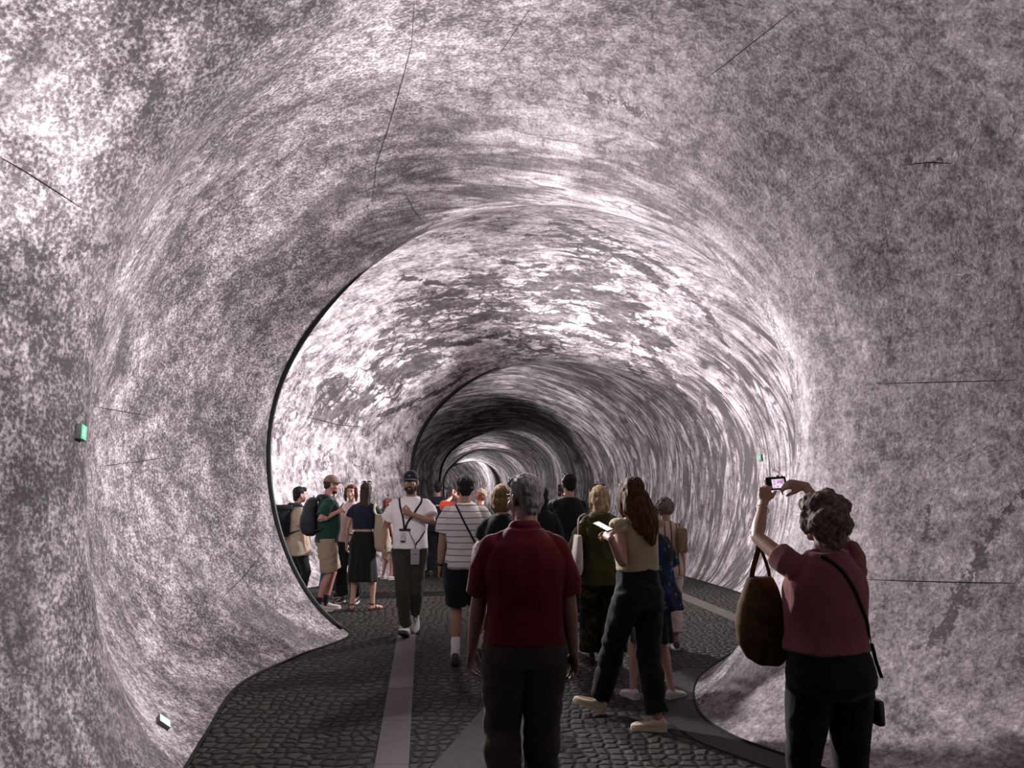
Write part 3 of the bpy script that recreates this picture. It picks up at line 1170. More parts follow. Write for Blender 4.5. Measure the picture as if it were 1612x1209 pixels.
    def eyes(self):
        for s in (-1, 1):
            c = self.H @ V((s * 0.030, 0.0745, 0.004))
            e = raw('eye', [xf(sph((s * 0.030, 0.0745, 0.004), 0.0118), self.H)], M_EYEW, self.body_ob)
            raw('iris', [xf(sph((s * 0.030, 0.0835, 0.004), (0.0055, 0.0035, 0.0055)), self.H)], M_EYED, self.body_ob)
            raw('eyebrow', [xf(limb([(s * 0.014, 0.087, 0.026), (s * 0.030, 0.088, 0.031), (s * 0.046, 0.078, 0.026)], [0.004, 0.005, 0.003], nseg=6), self.H)],
                M_EYED, self.body_ob)

    # -- clothes ----------------------------------------------------------
    def top(self, name, mat, hem=0.88, ease=0.016, sleeve=0.6, sl_ease=0.018, belly=0.0, flare=0.0, fold_amp=0.006, collar=False, neck=1.478, vneck=0, cap_sleeve=False):
        k, T = self.k, self.T
        m = 1.0 if self.sex == 'm' else 0.88
        am = m * (0.85 + 0.15 * self.stout)
        secs = self.torso_secs(ease, hem, neck, belly)
        n = len(secs)
        S2 = []
        for i, (c, a, b, e) in enumerate(secs):
            u = max(0, 1 - i / (n * 0.55))
            S2.append((T @ V(c), a + flare * u * k, b + flare * 0.8 * u * k, e))
        S = [loft(S2, 28)]
        for q in (0, 1):
            s = -1 if q == 0 else 1
            sh, e, w = self.sh[q], self.elb[q], self.wri[q]
            r0 = (0.052 * am + sl_ease * 0.7) * k
            if sleeve > 0:
                S.append(sph(sh + V((-s * 0.018, 0, -0.018)) * k, (r0 * 0.95, r0 * 0.95, r0 * 0.95)))
                if sleeve <= 1:
                    p = sh.lerp(e, sleeve)
                    S.append(limb([sh + V((-s * 0.03, 0, -0.01)) * k, sh.lerp(p, 0.5), p], [r0, (0.050 * am + sl_ease) * k, (0.048 * am + sl_ease * 1.15) * k], cap=False, nseg=16))
                else:
                    f = sleeve - 1
                    p = e.lerp(w, f)
                    S.append(limb([sh + V((-s * 0.03, 0, -0.01)) * k, sh.lerp(e, 0.5), e, e.lerp(p, 0.5), p],
                                  [r0, (0.050 * am + sl_ease) * k, (0.044 * am + sl_ease) * k, (0.042 * am + sl_ease) * k, (0.033 * am + sl_ease) * k], cap=False, nseg=16))
                # yoke joining neck to shoulder
                S.append(limb([T @ (V((s * 0.05, -0.018, 1.462)) * k), sh + V((-s * 0.025, 0, 0.0)) * k], [0.030 * k, 0.040 * k]))
            else:
                S.append(limb([T @ (V((s * 0.05, -0.018, 1.462)) * k), sh + V((-s * 0.03, 0, 0.0)) * k], [0.026 * k, 0.036 * k]))
        if collar:
            R = []
            for an in np.linspace(0, 2 * math.pi, 20)[:-1]:
                R.append(T @ (V((0.066 * math.sin(an), -0.016 + 0.062 * math.cos(an), 1.492 + 0.012 * -math.cos(an))) * k))
            S.append(limb(R + [R[0]], [(0.012 * k, 0.022 * k)] * (len(R) + 1), flat=None))
        sd = random.random() * 50
        self.hem = hem
        return meld(name, S, self.vox, mat, self.root, smooth=4, disp=lambda v, n: fold(v, n, fold_amp, 7.5, sd, (1, 1, 0.8)))

    def trousers(self, name, mat, top=1.02, end=0.96, ease=0.014, wide=0.0, fold_amp=0.005, frac_knee=None):
        """end: 1 = ankle, <1 partway down the leg measured hip 0, knee .5, ankle 1"""
        k, m = self.k, (1.0 if self.sex == 'm' else 0.95)
        hem = getattr(self, 'hem', None)
        if hem is not None:
            top = max(0.93, min(top, hem + 0.018))
        st = self.stout
        A = self.torso_secs(min(ease * 0.7, 0.012), 0.82, top)
        A = [(c, a * min(1, 0.62 + 0.14 * i), b * min(1, 0.70 + 0.11 * i), e) for i, (c, a, b, e) in enumerate(A)]
        S = [loft([(self.T @ V(c) if c[2] > 0.95 * k else V(c), a, b, 2.5) for c, a, b, e in A], 24)]
        for q in (0, 1):
            h, kn, an = self.hip[q], self.knee[q], self.ank[q]
            s = -1 if q == 0 else 1
            path = [(0.0, h + V((0, -0.004, 0)) * k, 0.092 * (0.8 + 0.2 * st)), (0.17, h.lerp(kn, 0.34), 0.084 * (0.8 + 0.2 * st)), (0.35, h.lerp(kn, 0.7), 0.066), (0.5, kn, 0.056),
                    (0.63, kn.lerp(an, 0.26) + V((0, -0.012, 0)) * k, 0.056), (0.82, kn.lerp(an, 0.64), 0.044), (1.0, an, 0.040)]
            pts, rad = [], []
            for u, p, r in path:
                if u <= end + 1e-6:
                    pts.append(p)
                    rad.append((r * m + ease + wide * u) * k)
            u1 = path[len(pts) - 1][0]
            if u1 < end - 0.01 and len(pts) < len(path):
                u2, p2, r2 = path[len(pts)]
                f = (end - u1) / (u2 - u1)
                pts.append(pts[-1].lerp(p2, f))
                rad.append((path[len(pts) - 2][2] * (1 - f) * m + r2 * f * m + ease + wide * end) * k)
            S.append(limb([pts[0] + V((0, 0, 0.03)) * k] + pts, [rad[0]] + rad, cap=False, nseg=18))
        sd = random.random() * 50
        return meld(name, S, self.vox, mat, self.root, smooth=7, disp=lambda v, n: fold(v, n, fold_amp, 8.5, sd, (1, 1, 1.2)))

    def skirt(self, name, mat, top=1.08, bottom=0.42, w0=0.14, w1=0.20, d0=0.105, d1=0.15, pleat=0.006, shift=(0, 0)):
        k = self.k
        secs = []
        for u in np.linspace(0, 1, 14):
            z = bottom + (top - bottom) * u
            g = 1 - u
            hipb = 0.030 * math.exp(-((z - 0.90) / 0.10) ** 2)
            secs.append(((shift[0] * g * k, (-0.004 + shift[1] * g) * k, z * k), (w0 + (w1 - w0) * g ** 0.8 + hipb) * k, (d0 + (d1 - d0) * g ** 0.8 + hipb * 0.7) * k, 2.2))
        sd = random.random() * 50

        def dp(v, n):
            an = math.atan2(v.y, v.x)
            g = max(0, min(1, (top * k - v.z) / ((top - bottom) * k)))
            return fold(v, n, 0.004, 7, sd, (1, 1, 0.3)) + n * (pleat * g * math.sin(an * 11 + sd))
        return meld(name, [loft(secs, 40)], self.vox, mat, self.root, smooth=2, disp=dp)

    def shoe(self, q, mat, sole=None, name='shoe', high=0.0, sole_t=0.026):
        k = self.k * (1.0 if self.sex == 'm' else 0.92)
        Mf = self.footM[q] @ Matrix.Scale(k, 4)
        prof = [(-0.068, 0.020, 0.050), (-0.060, 0.030, 0.085), (-0.035, 0.036, 0.098 + high), (0.0, 0.037, 0.100 + high), (0.030, 0.039, 0.090), (0.065, 0.043, 0.073),
                (0.105, 0.047, 0.062), (0.145, 0.047, 0.053), (0.175, 0.040, 0.046), (0.195, 0.026, 0.040), (0.203, 0.010, 0.034)]
        vs, fs = [], []
        ns = 16
        for y, w, h in prof:
            for i in range(ns):
                an = 2 * math.pi * i / ns
                x, z = math.cos(an), math.sin(an)
                zz = 0.018 + (h - 0.018) * (0.5 + 0.5 * z) if z > -0.6 else 0.018
                vs.append(Mf @ V((w * math.copysign(abs(x) ** 0.75, x), y, zz)))
        n = len(prof)
        for i in range(n - 1):
            for j in range(ns):
                j2 = (j + 1) % ns
                fs.append([i * ns + j, i * ns + j2, (i + 1) * ns + j2, (i + 1) * ns + j])
        fs.append(list(range(ns))[::-1])
        fs.append([(n - 1) * ns + j for j in range(ns)])
        sh = link_mesh(name, vs, fs, mat, self.root)
        out = []
        for y, w, h in prof:
            out.append((w + 0.004, y))
        loop = [(w, y) for w, y in out] + [(-w, y) for w, y in out[::-1]]
        nl = len(loop)
        vs = [Mf @ V((x, y * 1.02, z)) for z in (0.0, sole_t) for x, y in loop]
        fs = [list(range(nl))[::-1], list(range(nl, 2 * nl))] + [[i, (i + 1) % nl, nl + (i + 1) % nl, nl + i] for i in range(nl)]
        link_mesh('sole', vs, fs, sole or M_RUB, sh, smooth=False)
        lc = [limb([Mf @ V((-0.026, y, z)), Mf @ V((0, y + 0.004, z + 0.012)), Mf @ V((0.026, y, z))], [0.0035 * k] * 3, nseg=6) for y, z in ((0.040, 0.078), (0.060, 0.069), (0.080, 0.062))]
        raw('lace', lc, sole or M_RUB, sh)
        return sh

    def sock(self, q, mat, top=0.16):
        k = self.k
        a, kn = self.ank[q], self.knee[q]
        d = (kn - a).normalized()
        return raw('sock', [limb([a - d * 0.02 * k, a + d * 0.03 * k, a + d * (top - 0.085) * k], [0.043 * k, 0.041 * k, 0.046 * k])], mat, self.root)

    # -- hair -------------------------------------------------------------
    def hair(self, mat, shapes, vox=None, amp=0.005, freq=55, smooth=1, aniso=(1, 1, 0.35), name='hair'):
        k = self.k
        inv = self.H.inverted()

        def dp(v, n):
            q = inv @ v
            q = V((q.x * aniso[0], q.y * aniso[1], q.z * aniso[2])) * freq
            return v + n * amp * k * (mnoise.noise(q) + 0.6 * mnoise.noise(q * 2.1))
        return meld(name, [xf(s, self.H) for s in shapes], vox or self.vox, mat, self.root, smooth=smooth, disp=dp)


def hair_short(extra=0.0):
    e = extra
    return [sph((0, -0.030, 0.046), (0.082 + e, 0.088 + e, 0.082 + e)), sph((0, -0.060, -0.008), (0.070 + e, 0.050 + e, 0.058)), sph((0, 0.045, 0.088), (0.058, 0.046, 0.034 + e)),
            sph((0, -0.066, -0.050), (0.052, 0.030, 0.040))]


def curls(n, seed, rx=0.095, ry=0.105, rz=0.10, c=(0, -0.03, 0.03), r=(0.018, 0.034), zmin=-0.9, front=0.55):
    rnd = random.Random(seed)
    out = [sph((c[0], c[1], c[2]), (rx * 0.92, ry * 0.92, rz * 0.92))]
    i = 0
    while len(out) < n:
        z = rnd.uniform(zmin, 1)
        a = rnd.uniform(0, 2 * math.pi)
        s = math.sqrt(max(0, 1 - z * z))
        x, y = s * math.cos(a), s * math.sin(a)
        if y > front and z < 0.45:
            continue
        rr = rnd.uniform(*r)
        out.append(sph((c[0] + x * (rx - rr * 0.45), c[1] + y * (ry - rr * 0.45), c[2] + z * (rz - rr * 0.45)), rr, nu=9, nv=6))
    return out


def world_thing(name, fig, parts, label, cat, group=None, base=None):
    """a top-level thing carried by a figure: parts = [(name, shapes or (verts, faces) list, material, mode, voxel, disp, children)]"""
    pts = [fig.M @ V(p) for pr in parts for s in pr[1] for p in s[0]]
    lo = min(p.z for p in pts)
    cx = sum(p.x for p in pts) / len(pts)
    cy = sum(p.y for p in pts) / len(pts)
    root = tag(empty(name, (cx, cy, lo)), label, cat, group)
    Mi = Matrix.Translation((-cx, -cy, -lo)) @ fig.M
    made = []
    for pr in parts:
        nm, shapes, mat = pr[0], pr[1], pr[2]
        opt = pr[3] if len(pr) > 3 else {}
        shapes = [xf(s, Mi) for s in shapes]
        par = made[opt['under']] if 'under' in opt else root
        if 'vox' in opt:
            o = meld(nm, shapes, opt['vox'], mat, par, smooth=opt.get('smooth', 2), disp=opt.get('disp'))
        else:
            o = raw(nm, shapes, mat, par, smooth=opt.get('flat') is None)
        made.append(o)
    return root


def ribbon(pts, w, t, out):
    """flat strap along pts: width w, thickness t, 'out' its outward direction at each point"""
    pts = [V(p) for p in pts]
    n = len(pts)
    vs, fs = [], []
    for i, p in enumerate(pts):
        d = (pts[min(i + 1, n - 1)] - pts[max(i - 1, 0)]).normalized()
        o = V(out[i] if isinstance(out, list) else out)
        o = (o - d * o.dot(d)).normalized()
        s = d.cross(o)
        for a, b in ((-1, -1), (1, -1), (1, 1), (-1, 1)):
            vs.append(p + s * a * w / 2 + o * b * t / 2)
    for i in range(n - 1):
        for k in range(4):
            k2 = (k + 1) % 4
            fs.append([i * 4 + k, i * 4 + k2, (i + 1) * 4 + k2, (i + 1) * 4 + k])
    fs.append([3, 2, 1, 0])
    fs.append([(n - 1) * 4 + k for k in range(4)])
    return vs, fs


def smooth_path(pts, n=8):
    P = np.array([list(p) for p in pts], dtype=float)
    return [V(p) for p in catmull(P, n)]


def box(c, h, M=None, bev=0.0):
    """box with softened edges, half sizes h"""
    c = V(c)
    if bev <= 0:
        vs = [V((x * h[0], y * h[1], z * h[2])) + c for z in (-1, 1) for y in (-1, 1) for x in (-1, 1)]
        fs = [[0, 2, 3, 1], [4, 5, 7, 6], [0, 1, 5, 4], [2, 6, 7, 3], [0, 4, 6, 2], [1, 3, 7, 5]]
    else:
        bm = bmesh.new()
        bmesh.ops.create_cube(bm, size=2.0)
        for v in bm.verts:
            v.co = V((v.co.x * h[0], v.co.y * h[1], v.co.z * h[2]))
        bmesh.ops.bevel(bm, geom=bm.edges[:], offset=bev, segments=3, affect='EDGES', profile=0.5)
        vs = [v.co.copy() + c for v in bm.verts]
        bm.verts.index_update()
        fs = [[v.index for v in f.verts] for f in bm.faces]
        bm.free()
    if M is not None:
        vs = [M @ v for v in vs]
    return vs, fs

# =================================================================== helpers on figures
def pix(px, py, Y, fig_pos, yaw, H):
    """photograph pixel at distance Y -> the figure's own frame, in units of a 1.75 m body"""
    M = Matrix.Translation((fig_pos[0], fig_pos[1], 0)) @ Matrix.Rotation(math.radians(yaw), 4, 'Z')
    p = M.inverted() @ at_depth(px, py, Y)
    return p * (1.75 / H)


def bvh_of(objs):
    vs, fs = [], []
    for o in objs:
        b = len(vs)
        vs += [v.co.copy() for v in o.data.vertices]
        fs += [[i + b for i in p.vertices] for p in o.data.polygons]
    return BVHTree.FromPolygons(vs, fs)


def strap_over(objs, pts, lift=0.006, axis=None, n=10):
    """lay a path on the clothes of a figure: each point is pushed out from the body's upright axis"""
    tree = bvh_of(objs)
    out_p, out_n = [], []
    for p in smooth_path(pts, n):
        ax = V((0, 0, p.z)) if axis is None else V((axis[0], axis[1], p.z))
        d = p - ax
        if d.length < 0.02:
            d = V((0, 0, 1))
        d.normalize()
        d2 = (d + V((0, 0, 0.35 if p.z > 1.33 else 0))).normalized()
        hit, nn, _, _ = tree.ray_cast(p + d2 * 0.5, -d2, 0.9)
        if hit is None:
            hit, nn = p, d2
        if nn.dot(d2) < 0:
            nn = -nn
        out_p.append(hit + d2 * lift)
        out_n.append(nn)
    # ease out the jitter
    for _ in range(2):
        out_p = [out_p[0]] + [(out_p[i - 1] + out_p[i] * 2 + out_p[i + 1]) / 4 for i in range(1, len(out_p) - 1)] + [out_p[-1]]
    return out_p, out_n


def tote_shapes(c, w, d, h, sag=0.03):
    """soft open bag, c = centre of its bottom"""
    c = V(c)
    secs = [((c.x, c.y, c.z), w * 0.62, d * 0.55, 2.6), ((c.x, c.y, c.z + h * 0.05), w * 0.86, d * 0.9, 2.8), ((c.x, c.y, c.z + h * 0.25), w, d, 2.8),
            ((c.x, c.y, c.z + h * 0.6), w * 0.97, d * 0.85, 2.6), ((c.x, c.y, c.z + h * 0.9), w * 0.93, d * 0.55, 2.4), ((c.x, c.y, c.z + h), w * 0.92, d * 0.42, 2.4)]
    return loft(secs, 24)


def phone(name, c, right, up, label, size=(0.072, 0.150, 0.008), screen_lit=None, group=None):
    """slab phone with camera bump and screen; right / up span its face, screen looks along right x up"""
    c, r, u = V(c), V(right).normalized(), V(up)
    u = (u - r * u.dot(r)).normalized()
    n = r.cross(u)
    R = Matrix((r, u, n)).transposed().to_4x4()
    root = tag(empty(name, c), label, 'phone', group)
    w, h, t = size
    raw('case', [box((0, 0, 0), (w / 2, h / 2, t / 2), R, 0.0035)], M_BLK, root)
    raw('screen', [box((0, 0, t / 2), (w / 2 - 0.004, h / 2 - 0.006, 0.0006), R)], screen_lit or M_GLASSD, root, smooth=False)
    raw('lens', [xf(limb([V((w * 0.25, h * 0.38, -t / 2 + 0.001)), V((w * 0.25, h * 0.38, -t / 2 - 0.002))], [0.008, 0.008], cap=False), R)], M_GLASSD, root)
    return root


def lit_screen(name, c, s, mottled=None):
    t = NT(name)
    t.base((0.02, 0.02, 0.02))
    if mottled:
        nz = t.noise(t.obj(), mottled[1], 3, 0.6)
        col = t.mixc(c, mottled[0], t.step(nz, 0.45, 0.6))
    else:
        col = None
    return t.set(rough=0.2, emit=col if col is not None else c, estr=s)


M_GLASSD = plain('dark_glass', (0.01, 0.01, 0.012), 0.12, 0.5)

# hair colours
HR_GREY = hairmat('silver_grey_hair', (0.12, 0.108, 0.102), (0.30, 0.28, 0.268))
HR_ASH = hairmat('ash_blonde_hair', (0.085, 0.062, 0.046), (0.24, 0.185, 0.145), (70, 70, 40))
HR_AUB = hairmat('auburn_hair', (0.030, 0.012, 0.006), (0.105, 0.046, 0.020))
HR_BLACK = hairmat('black_hair', (0.006, 0.005, 0.005), (0.020, 0.017, 0.016))
HR_BROWN = hairmat('dark_brown_hair', (0.018, 0.011, 0.008), (0.055, 0.034, 0.024))
HR_BLND = hairmat('blonde_hair', (0.21, 0.145, 0.075), (0.48, 0.37, 0.22))
HR_HONEY = hairmat('honey_brown_hair', (0.085, 0.052, 0.022), (0.21, 0.14, 0.062))
HR_RED = hairmat('red_brown_hair', (0.07, 0.022, 0.014), (0.19, 0.07, 0.045))
HR_GBR = hairmat('grey_brown_hair', (0.075, 0.058, 0.048), (0.19, 0.155, 0.135), (60, 60, 60))

# =================================================================== 1  man in red polo shirt
pr = (0.062, 3.80)
f = Figure('person in a dark red polo shirt with silver grey hair, walking away in front', pr, 1.665, 4, 0.006, SKIN_M, 'm', 1.14,
           feet=((-0.10, -0.10, 0, 22), (0.09, 0.20, 0, 0)), hands=((-0.265, 0.10, 0.86), (0.245, 0.02, 0.87)), head=(36, -4, 0), lean=3,
           thumbs=((0.5, 1, 0), (-0.5, 1, 0)), curl=((24, 34, 22), (20, 30, 20)))
f.body()
f.eyes()
M_REDP = cloth('dark_red_pique', (0.085, 0.003, 0.007), 0.10, 500)
f.top('polo_shirt', M_REDP, hem=0.93, ease=0.020, sleeve=0.90, sl_ease=0.020, belly=0.04, fold_amp=0.008, collar=True)
f.trousers('trousers', cloth('olive_grey_cotton', (0.040, 0.036, 0.029), 0.15), top=1.03, ease=0.026, wide=0.014, fold_amp=0.008)
f.hair(HR_GREY, hair_short(0.004) + [sph((0, 0.058, 0.105), (0.050, 0.032, 0.022)), sph((0, -0.075, 0.045), (0.070, 0.045, 0.065))], amp=0.006, freq=60)
M_BRSH = plain('brown_leather', (0.05, 0.028, 0.016), 0.5, 0.4)
for q in (0, 1):
    f.shoe(q, M_BRSH, M_RUBD)

# =================================================================== 2  woman photographing, dusty pink top
pw = (1.348, 3.42)
Hw, yw = 1.575, 6
P2 = lambda x, y, Y: tuple(pix(x, y, Y, pw, yw, Hw))
f = Figure('person in a dusty pink top with ash blonde curls, raising a small camera', pw, Hw, yw, 0.006, SKIN_F, 'f', 1.16,
           feet=((-0.10, 0.0, 0, 0), (0.11, -0.06, 0, 0)), hands=(P2(1202, 791, 3.74), P2(1266, 762, 3.74)), poles=((-0.85, 0.0, -0.5), (0.9, -0.1, -0.5)),
           hand_dir=((0.30, 0.34, 0.95), (-0.9, 0.36, 0.12)), thumbs=((0.9, -0.4, 0.0), (-0.3, -0.6, -0.75)), curl=((35, 45, 30), (30, 45, 30)),
           head=(14, 4, 0), lean=-1)
f.body()
f.eyes()
M_PINK = cloth('dusty_pink_jersey', (0.215, 0.076, 0.072), 0.10, 500)
f.top('pink_top', M_PINK, hem=1.02, ease=0.024, sleeve=0.40, sl_ease=0.016, belly=0.03, fold_amp=0.008, flare=0.004)
f.trousers('trousers', cloth('black_ponte', (0.007, 0.007, 0.008), 0.2), top=1.06, ease=0.020, wide=0.006, fold_amp=0.005)
f.hair(HR_ASH, curls(26, 3, 0.108, 0.116, 0.108, (0, -0.034, 0.022), (0.034, 0.050), -0.8) + [sph((0, -0.066, -0.045), (0.100, 0.062, 0.070)), sph((0.02, -0.070, -0.095), (0.075, 0.045, 0.042)),
               sph((0.085, -0.01, -0.03), (0.032, 0.05, 0.07)), sph((-0.085, -0.01, -0.01), (0.030, 0.05, 0.06))], vox=0.005, amp=0.010, freq=30, smooth=5, aniso=(1, 1, 0.7))
for q in (0, 1):
    f.shoe(q, M_BLK, M_RUBD)
fw = f
w0, w1 = f.wri[0], f.elb[0]
dd = (w0 - w1).normalized()
M_SILV = plain('silver_bracelet', (0.5, 0.48, 0.45), 0.25, 0.5, metal=1.0)
cir = []
side_ = dd.cross(V((0, 1, 0))).normalized()
oth = dd.cross(side_)
for a in np.linspace(0, 2 * math.pi, 18):
    cir.append(w1.lerp(w0, 0.78) + side_ * math.cos(a) * 0.031 + oth * math.sin(a) * 0.031)
raw('bracelet', [limb(cir, [0.0022] * len(cir), nseg=6)], M_SILV, f.root)
raw('glasses_arm', [xf(limb([(-0.079, -0.01, 0.012), (-0.078, 0.04, 0.016), (-0.070, 0.082, 0.016)], [0.0022] * 3, nseg=6), f.H)], M_SILV, f.root)

# compact camera in both hands
cc = at_depth(1221, 761, 3.80)
croot = tag(empty('camera', cc, math.radians(6)), 'small black compact camera with a glowing rear screen held overhead', 'camera')
Rt = Matrix.Rotation(math.radians(-4), 4, 'Y') @ Matrix.Rotation(math.radians(-10), 4, 'X')
raw('camera_body', [box((0, 0, 0), (0.052, 0.014, 0.032), Rt, 0.008)], M_BLK, croot)
raw('grip', [box((0.044, 0.012, -0.003), (0.010, 0.012, 0.028), Rt, 0.006)], M_BLK, croot)
M_LCD = lit_screen('camera_lcd_glow', (0.95, 0.78, 0.95), 0.95, ((0.50, 0.22, 0.52), 60))
raw('screen', [box((0.006, -0.0148, -0.004), (0.031, 0.0008, 0.022), Rt)], M_LCD, croot, smooth=False)
raw('lens_barrel', [xf(limb([V((0.0, 0.012, 0)), V((0, 0.045, 0))], [0.024, 0.021], cap=False, nseg=20), Rt)], M_BLK, croot)
raw('shutter_button', [xf(limb([V((0.036, 0, 0.030)), V((0.036, 0, 0.036))], [0.007, 0.0065], cap=False), Rt)], M_METAL, croot)
raw('mode_dial', [xf(limb([V((0.016, 0, 0.030)), V((0.016, 0, 0.038))], [0.010, 0.010], cap=False), Rt)], M_METAL, croot)

# slouchy brown bag in the crook of her left arm


class Ident:
    M = Matrix.Identity(4)


WORLD = Ident()
M_SUEDE = NT('brown_suede')
_nz = M_SUEDE.noise(M_SUEDE.obj(), 14, 5, 0.65)
M_SUEDE.base(M_SUEDE.mixc((0.042, 0.024, 0.010), (0.13, 0.072, 0.032), M_SUEDE.step(_nz, 0.35, 0.68)))
M_SUEDE.bump(_nz, 0.4, 0.01)
M_SUEDE = M_SUEDE.set(rough=0.85, spec=0.2)
el = f.M @ f.elb[0]
hook = f.M @ (f.elb[0].lerp(f.wri[0], 0.02) + V((0, 0, -0.035)))
bx, by = hook.x - 0.008, hook.y - 0.02
zb = 0.835


def slouch(v, n):
    return fold(v, n, 0.011, 5.5, 3.0, (1, 1, 0.45))


bag = loft([((bx + 0.025, by, zb), 0.055, 0.035), ((bx + 0.015, by, zb + 0.025), 0.088, 0.052), ((bx + 0.002, by, zb + 0.09), 0.112, 0.068), ((bx - 0.002, by, zb + 0.17), 0.112, 0.070),
            ((bx, by, zb + 0.25), 0.098, 0.062), ((bx + 0.008, by, zb + 0.32), 0.072, 0.046), ((bx + 0.008, by, zb + 0.365), 0.050, 0.034)], 28)
st1 = limb(smooth_path([(bx - 0.035, by, zb + 0.335), (bx - 0.028, by - 0.004, zb + 0.40), (hook.x - 0.008, hook.y - 0.02, hook.z - 0.03), (hook.x + 0.002, hook.y - 0.005, hook.z + 0.004)], 6), [(0.012, 0.005)] * 19, flat=(1, 0, 0))
st2 = limb(smooth_path([(bx + 0.052, by + 0.01, zb + 0.335), (bx + 0.048, by + 0.01, zb + 0.40), (hook.x + 0.022, hook.y + 0.02, hook.z - 0.03), (hook.x + 0.006, hook.y + 0.012, hook.z + 0.002)], 6), [(0.008, 0.004)] * 19, flat=(1, 0, 0))
world_thing('tote_bag', WORLD, [('bag_body', [bag], M_SUEDE, {'vox': 0.006, 'disp': slouch}), ('strap', [st1], M_SUEDE), ('strap', [st2], M_SUEDE)],
            'slouchy brown suede bag hanging from the raised arm of the person in pink', 'bag')

# thin black cross-body strap with a case on her right hip
tp = [o for o in f.root.children if o.name.startswith('pink_top')]
k_ = f.k
sp, sn = strap_over(tp, [V((-0.050, -0.075, 1.47)) * k_, V((-0.02, -0.11, 1.44)) * k_, V((0.05, -0.16, 1.36)) * k_, V((0.125, -0.14, 1.20)) * k_, V((0.175, -0.06, 1.07)) * k_, V((0.195, 0.0, 0.98)) * k_], 0.005)
end = sp[-1]
tail = [end + V((0.006, 0, -0.03)), end + V((0.012, -0.005, -0.10)), end + V((0.010, -0.01, -0.16))]
case = V(tail[-1]) + V((0.004, 0, -0.055))
world_thing('camera_case', f, [('strap', [ribbon(sp + tail, 0.014, 0.003, sn + [V((1, -0.3, 0))] * 3)], M_STRAP),
                               ('pouch', [box(case, (0.018, 0.04, 0.052), None, 0.012)], M_BLK),
                               ('strap_pad', [limb([end + V((0.010, -0.012, 0.06)), end + V((0.020, -0.02, -0.01)), end + V((0.036, -0.025, -0.07))], [(0.012, 0.006)] * 3, flat=(0, 1, 0))], M_STRAP)],
            'small black case on a thin cross-body strap at the hip of the person in pink', 'camera case')

# =================================================================== 3  woman with glowing phone, cream blouse
pp, Hp, yp = (0.885, 5.56), 1.675, 28
P3 = lambda x, y, Y: tuple(pix(x, y, Y, pp, yp, Hp))


def foot3(x, y, lift, pitch, wyaw):
    g = floor_pt(x, y)
    M = (Matrix.Translation((pp[0], pp[1], 0)) @ Matrix.Rotation(math.radians(yp), 4, 'Z')).inverted()
    q = M @ g
    return (q.x, q.y, lift, pitch, wyaw - yp)


f = Figure('person in a cream blouse with long auburn hair, looking at a lit phone', pp, Hp, yp, 0.007, SKIN_F, 'f', 1.03,
           feet=(foot3(938, 1124, 0.0, -22, 82), foot3(1036, 1150, 0, 0, 78)), hands=(P3(961, 848, 5.28), P3(968, 850, 5.52)), poles=((-0.4, -0.5, -1), (0.5, -0.6, -1)),
           hand_dir=(P3(948, 838, 5.25) and (0.12, 0.85, 0.42), (-0.25, 0.8, 0.4)), thumbs=((0.6, -0.1, 0.8), (-0.6, 0, 0.8)), curl=((35, 40, 25), (40, 45, 30)),
           head=(-16, -14, 0), lean=2)
f.body()
f.eyes()
M_CREAM = cloth('cream_crepe', (0.35, 0.315, 0.19), 0.10, 300)
f.top('blouse', M_CREAM, hem=1.085, ease=0.016, sleeve=0.0, fold_amp=0.007, flare=0.006)
# ruffled cap sleeves
for q in (0, 1):
    s = -1 if q == 0 else 1
    sh, e = f.sh[q], f.elb[q]
    d = (e - sh).normalized()
    meld('ruffle_sleeve', [sph(sh + V((s * 0.012, 0, 0.012)), (0.062, 0.070, 0.040)), limb([sh + V((-s * 0.03, 0, 0.015)), sh + d * 0.05 + V((s * 0.012, 0, 0.02))], [(0.05, 0.03), (0.075, 0.028)], flat=(0, 1, 0))],
         0.007, M_CREAM, f.root, disp=lambda v, n: fold(v, n, 0.007, 22, 2.0, (1, 1, 0.3)))
f.trousers('trousers', cloth('black_viscose', (0.006, 0.005, 0.006), 0.2), top=1.10, end=0.96, ease=0.020, wide=0.018, fold_amp=0.009)
f.hair(HR_AUB, [sph((0, -0.026, 0.046), (0.086, 0.094, 0.084)), sph((0, -0.060, -0.02), (0.086, 0.062, 0.085)), sph((0, -0.072, -0.11), (0.092, 0.054, 0.09)),
                limb([(0.05, -0.055, -0.02), (0.075, -0.075, -0.14), (0.095, -0.085, -0.26), (0.085, -0.080, -0.37)], [0.05, 0.052, 0.045, 0.018]),
                limb([(-0.05, -0.045, -0.02), (-0.062, -0.070, -0.14), (-0.035, -0.095, -0.25), (-0.01, -0.095, -0.31)], [0.05, 0.048, 0.035, 0.016]),
                limb([(0.0, -0.07, -0.05), (0.03, -0.100, -0.18), (0.055, -0.105, -0.30), (0.06, -0.10, -0.39)], [0.055, 0.055, 0.042, 0.016]),
                limb([(0.078, 0.015, 0.04), (0.088, 0.01, -0.08), (0.095, -0.02, -0.20)], [0.022, 0.026, 0.018]),
                limb([(-0.070, 0.035, 0.07), (-0.088, 0.030, -0.02), (-0.085, 0.015, -0.12), (-0.075, -0.01, -0.21)], [0.026, 0.030, 0.030, 0.018]), limb([(-0.04, 0.06, 0.098), (-0.075, 0.052, 0.04)], [0.022, 0.022]), sph((-0.070, 0.0, -0.01), (0.034, 0.052, 0.10))],
       vox=0.006, amp=0.010, freq=34, aniso=(1, 1, 0.16))
M_CANV = cloth('cream_canvas', (0.60, 0.52, 0.38), 0.1)
for q in (0, 1):
    f.shoe(q, M_CANV, M_CANV)
f3 = f
M_PHON = lit_screen('phone_glow', (1.0, 0.90, 0.82), 1.0)
